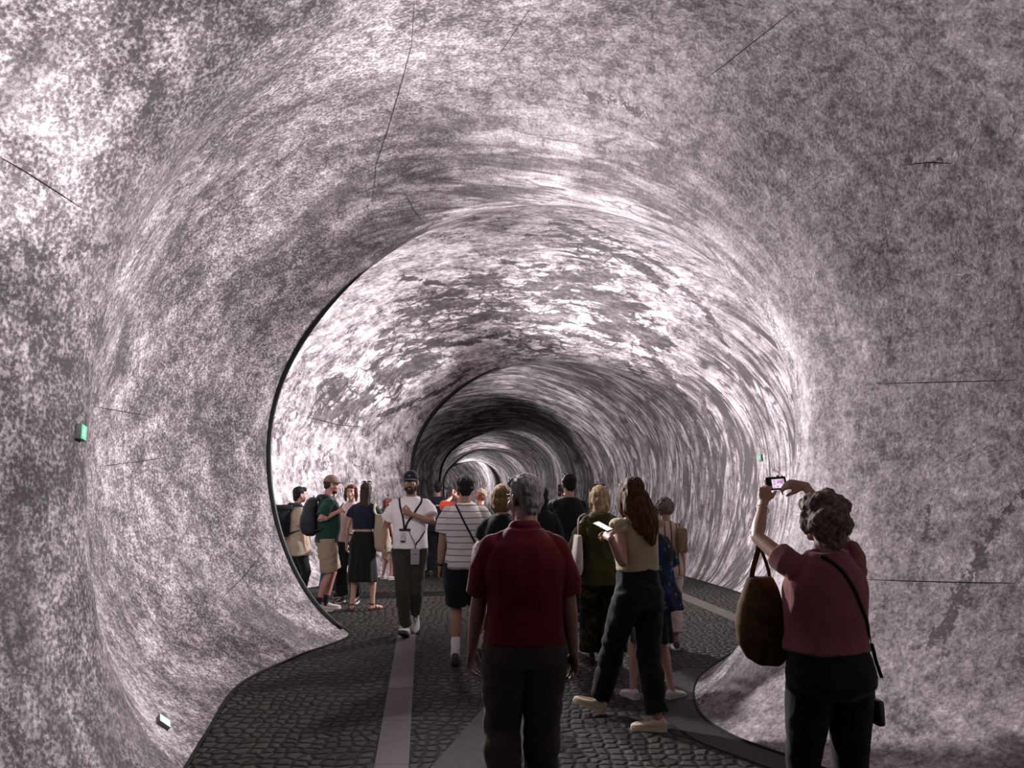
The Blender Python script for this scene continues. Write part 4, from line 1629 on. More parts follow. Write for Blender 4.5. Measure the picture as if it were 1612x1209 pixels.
_u, _n = V((-0.66, 0.62, 0.36)), V((0.25, -0.50, 0.83))
phone('phone', at_depth(949, 829, 5.22), _u.cross(_n), _u, 'glowing phone held by the person in the cream blouse', (0.066, 0.135, 0.008), screen_lit=M_PHON)

# =================================================================== 4  woman in olive with white tote
po, Ho = (0.83, 7.40), 1.63
f = Figure('person in a long olive jacket with blonde shoulder-length hair and white tote', po, Ho, 0, 0.008, SKIN_F, 'f', 1.08,
           feet=((-0.09, 0.10, 0, 0), (0.10, -0.14, 0, 25)), head=(-4, 2, 0), hands=((-0.26, 0.10, 0.95), (0.24, 0.12, 0.95)))
f.body(face=True)
M_OLIVE = cloth('olive_linen', (0.040, 0.036, 0.009), 0.25, 300)
f.top('jacket', M_OLIVE, hem=0.78, ease=0.030, sleeve=1.75, sl_ease=0.022, fold_amp=0.010, flare=0.02)
M_OLPR = NT('olive_patterned_viscose')
_n = M_OLPR.noise(M_OLPR.obj(), 7, 3, 0.6, 1.5)
M_OLPR.base(M_OLPR.mixc((0.008, 0.008, 0.004), (0.045, 0.040, 0.009), M_OLPR.step(_n, 0.48, 0.60)))
M_OLPR = M_OLPR.set(rough=0.8, spec=0.2)
f.trousers('trousers', M_OLPR, ease=0.026, wide=0.05, end=0.97, fold_amp=0.010)
f.hair(HR_BLND, [sph((0, -0.028, 0.045), (0.086, 0.094, 0.084)), sph((0, -0.058, -0.025), (0.088, 0.060, 0.085)), sph((0.015, -0.060, -0.095), (0.090, 0.052, 0.070)), sph((-0.02, -0.06, -0.13), (0.06, 0.045, 0.05)),
                limb([(0.08, 0.0, 0.03), (0.09, 0.0, -0.09)], [0.024, 0.022]), limb([(-0.08, 0.0, 0.03), (-0.09, 0.0, -0.09)], [0.024, 0.022])], amp=0.010, freq=34, aniso=(1, 1, 0.3))
M_SUNG = plain('dark_sunglasses', (0.012, 0.010, 0.010), 0.2, 0.5)
for q in (0, 1):
    f.shoe(q, M_BLK, M_RUBD)
sg = [xf(sph((s * 0.034, 0.045, 0.128), (0.028, 0.016, 0.012)), f.H) for s in (-1, 1)]
sgo = raw('sunglasses', sg + [xf(limb([(-0.075, -0.02, 0.10), (-0.06, 0.035, 0.128), (0, 0.055, 0.130), (0.06, 0.035, 0.128), (0.075, -0.02, 0.10)], [0.004] * 5, nseg=6), f.H)], M_SUNG, f.root)
M_WTOTE = cloth('off_white_canvas', (0.46, 0.40, 0.37), 0.10, 260)
tc = at_depth(909, 903, 7.28)
top_ = f.M @ (f.sh[0] + V((0.005, 0, 0.056)))
world_thing('tote_bag', WORLD, [('bag_body', [loft([((tc.x - 0.004, tc.y, tc.z), 0.038, 0.13), ((tc.x - 0.006, tc.y, tc.z + 0.06), 0.054, 0.165), ((tc.x, tc.y, tc.z + 0.2), 0.046, 0.165), ((tc.x + 0.006, tc.y, tc.z + 0.345), 0.026, 0.150)], 24)], M_WTOTE,
                                 {'vox': 0.007, 'disp': lambda v, n: fold(v, n, 0.008, 6, 5.0, (1, 1, 0.5))}),
                                ('strap', [ribbon(smooth_path([(tc.x + 0.0, tc.y - 0.09, tc.z + 0.33), (tc.x + 0.016, tc.y - 0.05, tc.z + 0.5), (top_.x, top_.y - 0.02, top_.z), (tc.x + 0.02, tc.y + 0.06, tc.z + 0.5), (tc.x + 0.004, tc.y + 0.1, tc.z + 0.33)], 7), 0.022, 0.004, (-1, 0, 0.3))], M_WTOTE)],
            'off-white canvas tote hanging from the shoulder of the person in olive', 'bag')

# =================================================================== 5  man in black T-shirt photographing
pb, Hb = (0.70, 9.6), 1.775
P5 = lambda x, y, Y: tuple(pix(x, y, Y, pb, 10, Hb))
f = Figure('person in a plain black T-shirt with short black hair, raising a phone to eye level', pb, Hb, 10, 0.008, SKIN_F, 'm', 0.98,
           hands=(P5(884, 788, 9.98), P5(889, 790, 9.98)), poles=((-0.9, -0.2, -0.8), (0.9, -0.2, -0.8)), hand_dir=((0.1, 0.3, 0.95), (-0.1, 0.3, 0.95)), curl=((40, 45, 30), (40, 45, 30)), head=(8, 0, 0))
f.body()
M_BLKT = cloth('black_cotton', (0.008, 0.008, 0.009), 0.2)
f.top('t_shirt', M_BLKT, hem=0.90, ease=0.020, sleeve=0.72, sl_ease=0.026, fold_amp=0.006)
f.trousers('trousers', cloth('charcoal_denim', (0.015, 0.015, 0.017), 0.2), ease=0.02, wide=0.008)
f.hair(HR_BLACK, hair_short(0.006) + [sph((0, 0.03, 0.105), (0.07, 0.06, 0.032))], amp=0.008, freq=50, aniso=(1, 1, 1))
for q in (0, 1):
    f.shoe(q, M_BLK, M_RUB)
phone('phone', at_depth(882.5, 772, 9.99), (-0.98, 0.17, 0), (0, 0, 1), 'dark phone held up by the person in the black T-shirt')
f5 = f

# =================================================================== 6  man in striped T-shirt
ps, Hs = (-0.445, 7.46), 1.735
f = Figure('person in a striped white T-shirt, navy shorts and white socks, walking away', ps, Hs, -3, 0.007, SKIN_M, 'm', 1.02,
           feet=((-0.07, -0.10, 0, 8), (0.11, 0.26, 0.0, -8)), hands=((-0.245, 0.03, 0.84), (0.26, 0.18, 0.90)), head=(6, 2, 0))
f.body()
ST = NT('white_striped_jersey')
_p = ST.obj()
_s = ST.n('ShaderNodeSeparateXYZ')
ST.link(_p, _s.inputs[0])
_w = ST.add(_s.outputs[2], ST.mul(ST.noise(_p, 5, 2, 0.5), 0.018))
_fr = ST.math('FRACT', ST.mul(_w, 17.5))
_l = ST.step(ST.math('ABSOLUTE', ST.sub(_fr, 0.5)), 0.055, 0.10)
ST.base(ST.mixc((0.12, 0.09, 0.09), (0.46, 0.43, 0.42), _l))
ST.bump(ST.noise(_p, 400, 2, 0.5), 0.15, 0.003)
ST = ST.set(rough=0.85, spec=0.15)
st_ob = f.top('t_shirt', ST, hem=0.875, ease=0.024, sleeve=0.72, sl_ease=0.030, fold_amp=0.007)
M_NAVYS = cloth('navy_cotton', (0.005, 0.006, 0.011), 0.2)
f.trousers('shorts', M_NAVYS, end=0.44, ease=0.026, wide=0.03, fold_amp=0.008)
f.hair(HR_BLACK, hair_short(0.005), amp=0.006, freq=55)
M_SOCKW = cloth('white_sock_knit', (0.58, 0.55, 0.53), 0.08)
M_SHD = cloth('dark_grey_suede', (0.05, 0.045, 0.042), 0.2)
for q in (0, 1):
    f.sock(q, M_SOCKW, 0.21)
    f.shoe(q, M_SHD, M_RUBD)
e_, w_ = f.elb[0], f.wri[0]
d_ = (w_ - e_).normalized()
c_ = w_ - d_ * 0.03
raw('watch', [limb([c_ - d_ * 0.012, c_ + d_ * 0.012], [0.034, 0.033], cap=False), box(c_ + V((-0.034, 0, 0)), (0.006, 0.018, 0.018), None, 0.004)], M_BLK, f.root)
sp, sn = strap_over([st_ob], [V((-0.07, 0.03, 1.50)), V((-0.075, -0.05, 1.47)), V((-0.03, -0.14, 1.37)), V((0.05, -0.15, 1.22)), V((0.12, -0.12, 1.10)), V((0.175, 0.0, 1.02)), V((0.12, 0.14, 1.02)), V((0.05, 0.2, 1.0))], 0.004)
world_thing('sling_bag', f, [('strap', [ribbon(sp, 0.018, 0.003, sn)], M_STRAP), ('pouch', [box(V(sp[-1]) + V((0.0, 0.035, -0.02)), (0.085, 0.03, 0.06), None, 0.015)], M_STRAP)],
            'thin black sling strap crossing the back of the striped T-shirt', 'bag')

# =================================================================== 7  woman in black top, mustard skirt
pk, Hk = (-0.085, 6.85), 1.635
f = Figure('person in a black top with a honey-coloured bob, half hidden by the red polo', pk, Hk, -8, 0.008, SKIN_F, 'f', 1.05,
           feet=((-0.10, -0.05, 0, 0), (0.08, 0.15, 0, 0)), hands=((-0.10, 0.30, 1.06), (0.12, 0.28, 1.08)), poles=((-1, -0.5, -0.3), (1, -0.5, -0.3)), head=(0, 0, 0))
f.body()
f.top('black_top', M_BLKT, hem=0.98, ease=0.018, sleeve=0.55, sl_ease=0.024, fold_amp=0.006)
f.skirt('skirt', cloth('mustard_cotton', (0.13, 0.07, 0.016), 0.2), top=1.03, bottom=0.45, w0=0.15, w1=0.20, d1=0.16)
f.hair(HR_HONEY, [sph((0, -0.028, 0.046), (0.088, 0.096, 0.086)), sph((0, -0.055, -0.03), (0.090, 0.062, 0.085)), sph((0, -0.050, -0.085), (0.088, 0.055, 0.055)),
                 limb([(-0.080, 0.0, 0.03), (-0.090, 0.0, -0.09)], [0.026, 0.024]), limb([(0.080, 0.0, 0.03), (0.090, 0.0, -0.09)], [0.026, 0.024])], amp=0.007, freq=36, aniso=(1, 1, 0.25))
M_WSH = cloth('white_leather', (0.52, 0.50, 0.48), 0.06)
for q in (0, 1):
    f.shoe(q, M_WSH, M_RUB)
bgc = at_depth(753, 872, 6.95)
M_SILB = plain('silver_pearl_leather', (0.42, 0.36, 0.33), 0.4, 0.5, (30, 0.4, 0.004), var=0.4)
world_thing('handbag', WORLD, [('bag_body', [loft([((bgc.x, bgc.y, bgc.z - 0.10), 0.05, 0.09), ((bgc.x, bgc.y, bgc.z - 0.06), 0.062, 0.11), ((bgc.x, bgc.y, bgc.z + 0.06), 0.045, 0.10), ((bgc.x + 0.01, bgc.y, bgc.z + 0.11), 0.022, 0.09)], 24)], M_SILB, {'vox': 0.007, 'disp': lambda v, n: fold(v, n, 0.006, 9, 1.0)}),
                               ('handle', [limb(smooth_path([(bgc.x + 0.01, bgc.y - 0.07, bgc.z + 0.10), (bgc.x + 0.03, bgc.y - 0.03, bgc.z + 0.19), (bgc.x + 0.03, bgc.y + 0.03, bgc.z + 0.19), (bgc.x + 0.01, bgc.y + 0.07, bgc.z + 0.10)], 6), [0.006] * 19, nseg=6)], M_SILB)],
            'small pale silvery handbag under the elbow of the person in the black top', 'bag')

# =================================================================== 8  man in white T-shirt and cap walking towards us
pc, Hc = (-1.135, 8.78), 1.79
f = Figure('person in a white T-shirt and dark cap with a beard, walking towards the viewer', pc, Hc, 180, 0.0065, SKIN_M, 'm', 1.06,
           feet=((-0.035, -0.34, 0.05, 48), (0.02, 0.12, 0, -20)), hands=((-0.045, 0.275, 1.30), (0.285, 0.02, 0.925)), poles=((-1, -0.25, -0.55), (0.6, -1, 0)),
           hand_dir=((0.85, 0.25, 0.35), None), thumbs=((0.2, 0.3, 1), (-0.4, 1, 0)), curl=((55, 60, 40), (22, 28, 18)), head=(-3, -3, 0))
f.body()
f.eyes()
M_WTEE = cloth('white_cotton', (0.68, 0.635, 0.635), 0.06)
tee = f.top('t_shirt', M_WTEE, hem=0.93, ease=0.022, sleeve=0.68, sl_ease=0.026, belly=0.03, fold_amp=0.008)
f.trousers('trousers', cloth('dark_olive_twill', (0.026, 0.022, 0.016), 0.2), ease=0.014, wide=0.006, fold_amp=0.008)
f.hair(HR_BROWN, [sph((0, -0.032, 0.030), (0.078, 0.084, 0.075)), sph((0, -0.055, -0.02), (0.068, 0.045, 0.045))], amp=0.003)
f.hair(HR_BROWN, [sph((0, 0.040, -0.080), (0.051, 0.050, 0.038)), sph((0, 0.070, -0.097), (0.028, 0.020, 0.022)), limb([(-0.030, 0.080, -0.062), (-0.020, 0.092, -0.045), (0, 0.097, -0.043), (0.020, 0.092, -0.045), (0.030, 0.080, -0.062)], [0.007] * 5),
                  sph((0.058, 0.015, -0.05), (0.012, 0.026, 0.038)), sph((-0.058, 0.015, -0.05), (0.012, 0.026, 0.038))], amp=0.003, freq=120, name='beard', vox=0.0045)


def cap(fig, crown_mat, brim_mat, badge=None):
    H = fig.H
    c = meld('cap', [xf(sph((0, -0.012, 0.060), (0.086, 0.102, 0.080)), H), xf(limb([(0, -0.012, 0.045), (0, -0.012, 0.075)], [(0.0865, 0.1025)] * 2, cap=False, nseg=24, flat=(1, 0, 0)), H)],
             fig.vox, crown_mat, fig.root, smooth=3)
    vs, fs = [], []
    m = 15
    for lay in (0, 1):
        for r in range(6):
            u = r / 5
            for i in range(m):
                a = math.radians(-72 + 144 * i / (m - 1))
                x = math.sin(a) * (0.080 + 0.006 * u)
                y = -0.012 + math.cos(a) * 0.098 + 0.078 * u * math.cos(a * 1.05)
                z = 0.052 - 0.014 * u - 0.014 * (abs(math.sin(a)) ** 2) + (0.004 if lay else 0)
                vs.append(H @ V((x, y, z)))
    def ix(l, r, i): return l * 6 * m + r * m + i
    for l in (0, 1):
        for r in range(5):
            for i in range(m - 1):
                q = [ix(l, r, i), ix(l, r, i + 1), ix(l, r + 1, i + 1), ix(l, r + 1, i)]
                fs.append(q if l else q[::-1])
    for i in range(m - 1):
        fs.append([ix(0, 5, i), ix(0, 5, i + 1), ix(1, 5, i + 1), ix(1, 5, i)])
    for r in range(5):
        for i in (0, m - 1):
            fs.append([ix(0, r, i), ix(0, r + 1, i), ix(1, r + 1, i), ix(1, r, i)])
    link_mesh('brim', vs, fs, brim_mat, c)
    raw('button', [xf(sph((0, -0.012, 0.139), (0.009, 0.009, 0.005)), H)], crown_mat, c)
    if badge:
        raw('badge', [xf(limb([(-0.012, 0.090, 0.082), (0, 0.093, 0.090), (0.012, 0.090, 0.082)], [0.004] * 3, nseg=6), H),
                      xf(limb([(0, 0.092, 0.090), (0, 0.095, 0.074)], [0.003] * 2, nseg=6), H)], badge, c)
    return c


M_CAPN = cloth('navy_cap_twill', (0.010, 0.011, 0.018), 0.15)
cap(f, M_CAPN, M_CAPN, plain('pale_thread', (0.25, 0.25, 0.27), 0.8, 0.2))
for q in (0, 1):
    f.shoe(q, M_WSH, M_RUBD)
M_LANY = plain('dark_lanyard', (0.018, 0.018, 0.022), 0.8, 0.2)
la, ln = strap_over([tee], [V((-0.075, -0.02, 1.50)), V((-0.085, 0.05, 1.44)), V((-0.055, 0.15, 1.33)), V((0.01, 0.17, 1.24)), V((0.03, 0.19, 1.17))], 0.006)
lb, lm = strap_over([tee], [V((0.075, -0.02, 1.50)), V((0.085, 0.05, 1.44)), V((0.075, 0.15, 1.33)), V((0.055, 0.17, 1.24)), V((0.045, 0.19, 1.17))], 0.006)
lany = raw('lanyard', [ribbon(la, 0.022, 0.003, ln), ribbon(lb, 0.022, 0.003, lm)], M_LANY, f.root)
cpos = (V(la[-1]) + V(lb[-1])) / 2 + V((0, 0.012, 0))
M_CARD = plain('pale_badge_card', (0.38, 0.36, 0.36), 0.4, 0.4, (60, 0.1, 0.001), var=0.5)
raw('badge_holder', [box(cpos + V((0.0, 0, -0.01)), (0.062, 0.004, 0.012), Matrix.Identity(4), 0.003)], M_LANY, lany)
raw('badge_card', [box(cpos + V((0.02, 0.002, -0.085)), (0.030, 0.003, 0.045), None, 0.002)], M_CARD, lany)
raw('badge_clip', [box(cpos + V((0.02, 0.002, -0.135)), (0.026, 0.005, 0.008), None, 0.002)], M_LANY, lany)
pc1, pn1 = strap_over([tee], [V((0.0, 0.19, 1.16)), V((-0.04, 0.19, 1.08)), V((-0.075, 0.19, 1.02)), V((-0.085, 0.17, 0.955))], 0.010)
pc2, pn2 = strap_over([tee], [V((-0.165, 0.10, 1.14)), V((-0.13, 0.16, 1.06)), V((-0.09, 0.18, 1.00)), V((-0.085, 0.17, 0.955))], 0.010)
pb_ = V(pc1[-1]) + V((0.0, 0.012, -0.085))
M_GREYP = plain('grey_pouch_fabric', (0.22, 0.20, 0.21), 0.7, 0.25, (60, 0.3, 0.003))
world_thing('pouch', f, [('pouch_body', [box(pb_, (0.048, 0.014, 0.088), Matrix.Identity(4), 0.012)], M_GREYP), ('strap', [ribbon(pc1, 0.014, 0.003, pn1)], M_GREYP), ('strap', [ribbon(pc2, 0.014, 0.003, pn2)], M_LANY),
                         ('flap', [box(pb_ + V((0, 0.010, 0.055)), (0.049, 0.008, 0.030), None, 0.006)], M_GREYP), ('clasp', [sph(pb_ + V((0, 0.02, 0.03)), (0.007, 0.004, 0.007))], M_BLK)],
            'grey phone pouch hanging at the waist of the bearded person in the cap', 'pouch')

# =================================================================== 9  woman in black dress outfit, from behind
pd, Hd = (-2.0, 10.6), 1.685
f = Figure('person in a navy cropped top and long black skirt, seen from behind', pd, Hd, -4, 0.008, SKIN_F, 'f', 1.06,
           feet=((-0.13, -0.02, 0, 0, 14), (0.14, 0.02, 0, 0, -40)), hands=((-0.245, 0.03, 0.90), (0.20, 0.20, 1.02)), head=(6, 0, 0), side=1.5)
f.body()
ct = f.top('crop_top', cloth('navy_jersey', (0.010, 0.012, 0.026), 0.15), hem=1.115, ease=0.014, sleeve=0.5, sl_ease=0.022, fold_amp=0.005)
f.skirt('skirt', cloth('black_crepe', (0.006, 0.006, 0.007), 0.2), top=1.075, bottom=0.40, w0=0.135, w1=0.215, d0=0.10, d1=0.17)
f.hair(HR_BROWN, [sph((0, -0.026, 0.046), (0.084, 0.094, 0.084)), sph((0, -0.058, -0.02), (0.080, 0.058, 0.085)), limb([(0, -0.068, -0.05), (0.005, -0.088, -0.18), (0.0, -0.095, -0.29)], [(0.082, 0.045), (0.072, 0.040), (0.050, 0.022)], flat=(1, 0, 0))],
       amp=0.007, freq=34, aniso=(1, 1, 0.2))
raw('sunglasses', [xf(sph((s * 0.034, 0.030, 0.136), (0.030, 0.018, 0.013)), f.H) for s in (-1, 1)] + [xf(limb([(-0.078, -0.03, 0.108), (-0.06, 0.02, 0.134), (0, 0.042, 0.138), (0.06, 0.02, 0.134), (0.078, -0.03, 0.108)], [0.005] * 5, nseg=6), f.H)], M_SUNG, f.root)
M_SAND = plain('dark_red_leather', (0.055, 0.012, 0.010), 0.5, 0.4)


def sandal(fig, q, mat):
    k = fig.k * 0.92
    Mf = fig.footM[q] @ Matrix.Scale(k, 4)
    loop = [(0.030, -0.062), (0.034, 0.0), (0.040, 0.07), (0.045, 0.12), (0.038, 0.175), (0.015, 0.195)]
    loop = loop + [(-x, y) for x, y in loop[::-1]]
    n = len(loop)
    vs = [Mf @ V((x, y, z)) for z in (0.0, 0.022) for x, y in loop]
    fs = [list(range(n))[::-1], list(range(n, 2 * n))] + [[i, (i + 1) % n, n + (i + 1) % n, n + i] for i in range(n)]
    o = link_mesh('sandal', vs, fs, mat, fig.root, smooth=False)
    bands = [limb(smooth_path([(-0.040, y, 0.02), (-0.030, y, 0.05 + h), (0.0, y, 0.066 + h), (0.030, y, 0.05 + h), (0.040, y, 0.02)], 4), [(0.012, 0.004)] * 17, flat=(0, 1, 0), nseg=6) for y, h in ((0.10, 0.0), (0.045, 0.016))]
    ank = limb([V((0.038 * math.cos(a), -0.01 + 0.042 * math.sin(a), 0.098)) for a in np.linspace(0, 2 * math.pi, 17)], [(0.008, 0.004)] * 17, flat=(0, 0, 1), nseg=6)
    raw('sandal_strap', [xf(b, Mf) for b in bands + [ank]], mat, o)


for q in (0, 1):
    sandal(f, q, M_SAND)
tc = at_depth(602, 868, 10.5)
top_ = f.M @ (f.sh[1] + V((-0.005, 0, 0.054)))
M_BEIG = cloth('beige_canvas', (0.26, 0.22, 0.15), 0.12, 260)
world_thing('tote_bag', WORLD, [('bag_body', [loft([((tc.x + 0.01, tc.y, tc.z), 0.075, 0.10), ((tc.x + 0.005, tc.y, tc.z + 0.06), 0.100, 0.13), ((tc.x - 0.012, tc.y, tc.z + 0.25), 0.095, 0.13), ((tc.x - 0.03, tc.y, tc.z + 0.48), 0.065, 0.10)], 24)], M_BEIG,
                                 {'vox': 0.008, 'disp': lambda v, n: fold(v, n, 0.010, 6, 9.0, (1, 1, 0.5))}),
                                ('strap', [ribbon(smooth_path([(tc.x - 0.05, tc.y - 0.07, tc.z + 0.46), (top_.x + 0.01, top_.y - 0.09, top_.z - 0.1), (top_.x, top_.y - 0.005, top_.z + 0.008), (top_.x + 0.01, top_.y + 0.09, top_.z - 0.1), (tc.x - 0.05, tc.y + 0.07, tc.z + 0.46)], 7), 0.05, 0.005, (0.6, -0.2, 0.8))], M_BEIG)],
            'large beige canvas tote on the shoulder of the person in the long black skirt', 'bag')

# =================================================================== 10  woman facing us behind her
pf, Hf = (-2.33, 11.35), 1.66
f = Figure('person with red-brown hair and pale pink top, facing us behind the long black skirt', pf, Hf, 172, 0.009, SKIN_F, 'f', 1.0, feet=((-0.12, 0.0, 0, 0), (0.10, 0.0, 0, 0)), hands=((-0.16, 0.24, 1.05), None), head=(8, 0, 0))
f.body()
f.eyes()
f.top('pink_top', cloth('pale_pink_cotton', (0.48, 0.36, 0.35), 0.08), hem=0.90, ease=0.024, sleeve=0.7, sl_ease=0.03)
f.trousers('trousers', cloth('black_linen', (0.010, 0.010, 0.011), 0.2), ease=0.02, wide=0.035)
f.hair(HR_RED, [sph((0, -0.026, 0.046), (0.086, 0.094, 0.086)), sph((0, -0.055, -0.02), (0.086, 0.060, 0.085)), limb([(0.078, 0.015, 0.06), (0.088, 0.015, -0.05), (0.080, 0.005, -0.12)], [0.026, 0.026, 0.016]),
               limb([(-0.078, 0.015, 0.06), (-0.088, 0.015, -0.05), (-0.080, 0.005, -0.12)], [0.026, 0.026, 0.016]), sph((0, 0.055, 0.096), (0.060, 0.036, 0.024))], amp=0.005, freq=40, aniso=(1, 1, 0.25))
for q in (0, 1):
    f.shoe(q, M_BLK, M_RUB)

# =================================================================== 11  man in green polo, khaki shorts, cap
pg, Hg, yg = (-2.50, 10.62), 1.775, -72
P11 = lambda x, y, Y: tuple(pix(x, y, Y, pg, yg, Hg))
f = Figure('person in a dark green T-shirt, khaki shorts and tan cap, standing in profile', pg, Hg, yg, 0.0075, SKIN_R, 'm', 1.08,
           feet=((-0.10, 0.02, 0, 0), (0.08, -0.10, 0, 0)), hands=(P11(530, 806, 10.75), P11(531, 806, 10.42)), poles=((-0.5, -0.6, -1), (0.5, -0.6, -1)),
           hand_dir=((0.25, 0.9, 0.35), (-0.25, 0.9, 0.35)), thumbs=((0.7, 0, 0.7), (-0.7, 0, 0.7)), curl=((45, 50, 30), (45, 50, 30)), head=(0, -6, 0), lean=2)
f.body()
f.eyes()
gt = f.top('t_shirt', cloth('bottle_green_cotton', (0.010, 0.036, 0.026), 0.15), hem=0.885, ease=0.022, sleeve=0.74, sl_ease=0.026, belly=0.03)
f.trousers('shorts', cloth('khaki_twill', (0.25, 0.19, 0.125), 0.10), end=0.46, ease=0.030, wide=0.034, fold_amp=0.009)
f.hair(HR_BROWN, [sph((0, -0.032, 0.030), (0.078, 0.084, 0.075)), sph((0, -0.058, -0.02), (0.068, 0.045, 0.045))], amp=0.003)
f.hair(HR_BROWN, [sph((0, 0.040, -0.080), (0.049, 0.047, 0.036)), sph((0, 0.066, -0.097), (0.024, 0.018, 0.018))], amp=0.002, freq=120, name='beard', vox=0.005)
cap(f, cloth('tan_cap_twill', (0.17, 0.12, 0.085), 0.12), cloth('dark_brim_twill', (0.030, 0.024, 0.022), 0.12))
M_SOCKD = cloth('dark_sock_knit', (0.016, 0.012, 0.013), 0.1)
M_GSH = cloth('pale_grey_mesh', (0.36, 0.33, 0.29), 0.12)
for q in (0, 1):
    f.sock(q, M_SOCKD, 0.16)
    f.shoe(q, M_GSH, M_RUB)
phone('phone', at_depth(536, 799, 10.58), (0, 1, 0), (0.55, 0, 0.83), 'dark phone in the hands of the person in green')
M_NAVYB = plain('black_navy_nylon', (0.008, 0.009, 0.013), 0.55, 0.3, (40, 0.3, 0.004))


def backpack(fig, zc, w, d, h, y0, label, roll=False, mat=None):
    mat = mat or M_NAVYB
    k = fig.k
    b = loft([((0, y0 - d * 0.75, zc - h / 2), w * 0.62, d * 0.55, 3), ((0, y0 - d * 0.9, zc - h * 0.42), w * 0.92, d * 0.92, 3), ((0, y0 - d, zc - h * 0.1), w, d * 1.0, 3), ((0, y0 - d * 0.9, zc + h * 0.25), w * 0.95, d * 0.88, 3),
              ((0, y0 - d * 0.7, zc + h * (0.44 if not roll else 0.46)), w * (0.72 if not roll else 0.98), d * (0.6 if not roll else 0.9), 3), ((0, y0 - d * 0.55, zc + h / 2), w * (0.4 if not roll else 0.98), d * (0.35 if not roll else 0.85), 3)], 28)
    pk_ = loft([((0, y0 - d * 1.78, zc - h * 0.40), w * 0.6, d * 0.18, 3), ((0, y0 - d * 1.86, zc - h * 0.2), w * 0.72, d * 0.30, 3), ((0, y0 - d * 1.80, zc + h * 0.02), w * 0.70, d * 0.25, 3), ((0, y0 - d * 1.70, zc + h * 0.08), w * 0.6, d * 0.15, 3)], 20)
    parts = [('pack_body', [b], mat, {'vox': 0.008, 'disp': lambda v, n: fold(v, n, 0.006, 7, 4.0)}), ('front_pocket', [pk_], mat)]
    for s in (-1, 1):
        xs = s * 0.085
        path = smooth_path([V((xs, y0 + 0.0, zc + h * 0.40)), V((xs * 1.15, y0 + 0.02, 1.485 * k)), V((xs * 1.45, y0 + 0.13 * k, 1.475 * k)), V((xs * 1.55, y0 + 0.245 * k, 1.34 * k)), V((xs * 1.75, y0 + 0.215 * k, 1.18 * k)), V((xs * 2.0, y0 + 0.10, zc - h * 0.30)), V((xs * 1.6, y0 - 0.03, zc - h * 0.38))], 6)
        o = [V((s * 0.3, p.y - y0 - 0.12, (p.z - 1.3) * 2)) for p in path]
        parts.append(('strap', [ribbon(path, 0.05, 0.010, o)], mat))
    parts.append(('grab_handle', [limb(smooth_path([(-0.03, y0 - d * 0.5, zc + h * 0.46), (-0.022, y0 - d * 0.5, zc + h * 0.54), (0.022, y0 - d * 0.5, zc + h * 0.54), (0.03, y0 - d * 0.5, zc + h * 0.46)], 5), [0.007] * 16, nseg=6)], mat))
    if roll:
        parts.append(('top_flap', [box((0, y0 - d * 0.95, zc + h * 0.47), (w * 1.04, d * 1.05, 0.035), None, 0.015)], mat))
        for s in (-1, 1):
            parts.append(('buckle_strap', [ribbon([V((s * w * 0.5, y0 - d * 2.0, zc + h * 0.45)), V((s * w * 0.5, y0 - d * 2.06, zc + h * 0.2)), V((s * w * 0.5, y0 - d * 2.05, zc - h * 0.1))], 0.02, 0.004, (0, -1, 0))], M_STRAP))
    return world_thing('backpack', fig, parts, label, 'backpack')


backpack(f, 1.235, 0.150, 0.105, 0.50, -0.135, 'rounded black backpack worn by the person in green')

# =================================================================== 12  person in jeans hidden behind the green shirt
pj = (-2.74, 11.80)
f = Figure('person in blue jeans and a pale top, mostly hidden behind the green T-shirt', pj, 1.64, -30, 0.009, SKIN_F, 'f', 1.04, feet=((-0.10, 0.0, 0, 0), (0.12, 0.06, 0, 0)), hands=(None, (0.30, 0.04, 0.86)))
f.body()
f.top('pale_top', cloth('pale_rose_cotton', (0.42, 0.31, 0.28), 0.08), hem=0.90, ease=0.024, sleeve=0.8, sl_ease=0.026)
f.trousers('jeans', cloth('blue_denim', (0.030, 0.060, 0.125), 0.25), ease=0.022, wide=0.014)
f.hair(HR_BROWN, [sph((0, -0.026, 0.046), (0.084, 0.092, 0.084)), sph((0, -0.055, -0.02), (0.080, 0.058, 0.085)), sph((0, -0.06, -0.09), (0.075, 0.045, 0.06))], amp=0.006, freq=36, aniso=(1, 1, 0.25))
for q in (0, 1):
    f.shoe(q, M_BRSH, M_RUB)
d_ = (f.wri[1] - f.elb[1]).normalized()
c_ = f.wri[1] - d_ * 0.025
raw('watch', [limb([c_ - d_ * 0.012, c_ + d_ * 0.012], [0.031, 0.030], cap=False)], M_BLK, f.root)

# =================================================================== 13  person with roll-top backpack at the rim
pm, ym = (-3.03, 11.12), -58
f = Figure('person in a beige hip-length top with a roll-top backpack, beside the dark hoop', pm, 1.625, ym, 0.009, SKIN_F, 'f', 1.12, feet=((-0.09, 0.0, 0, 0), (0.10, 0.04, 0, 0)), head=(0, -4, 0))
f.body()
f.top('tunic', cloth('beige_linen', (0.33, 0.28, 0.20), 0.10), hem=0.74, ease=0.035, sleeve=0.8, sl_ease=0.03, flare=0.05, fold_amp=0.009)
f.trousers('trousers', cloth('black_jersey', (0.010, 0.010, 0.012), 0.2), ease=0.016, wide=0.004)
f.hair(HR_BLACK, hair_short(0.006) + [sph((0, -0.065, -0.05), (0.062, 0.040, 0.05))], amp=0.006)
for q in (0, 1):
    f.shoe(q, M_BLK, M_RUBD)
backpack(f, 1.15, 0.140, 0.110, 0.42, -0.13, 'square black roll-top backpack beside the dark hoop at the wall', roll=True)

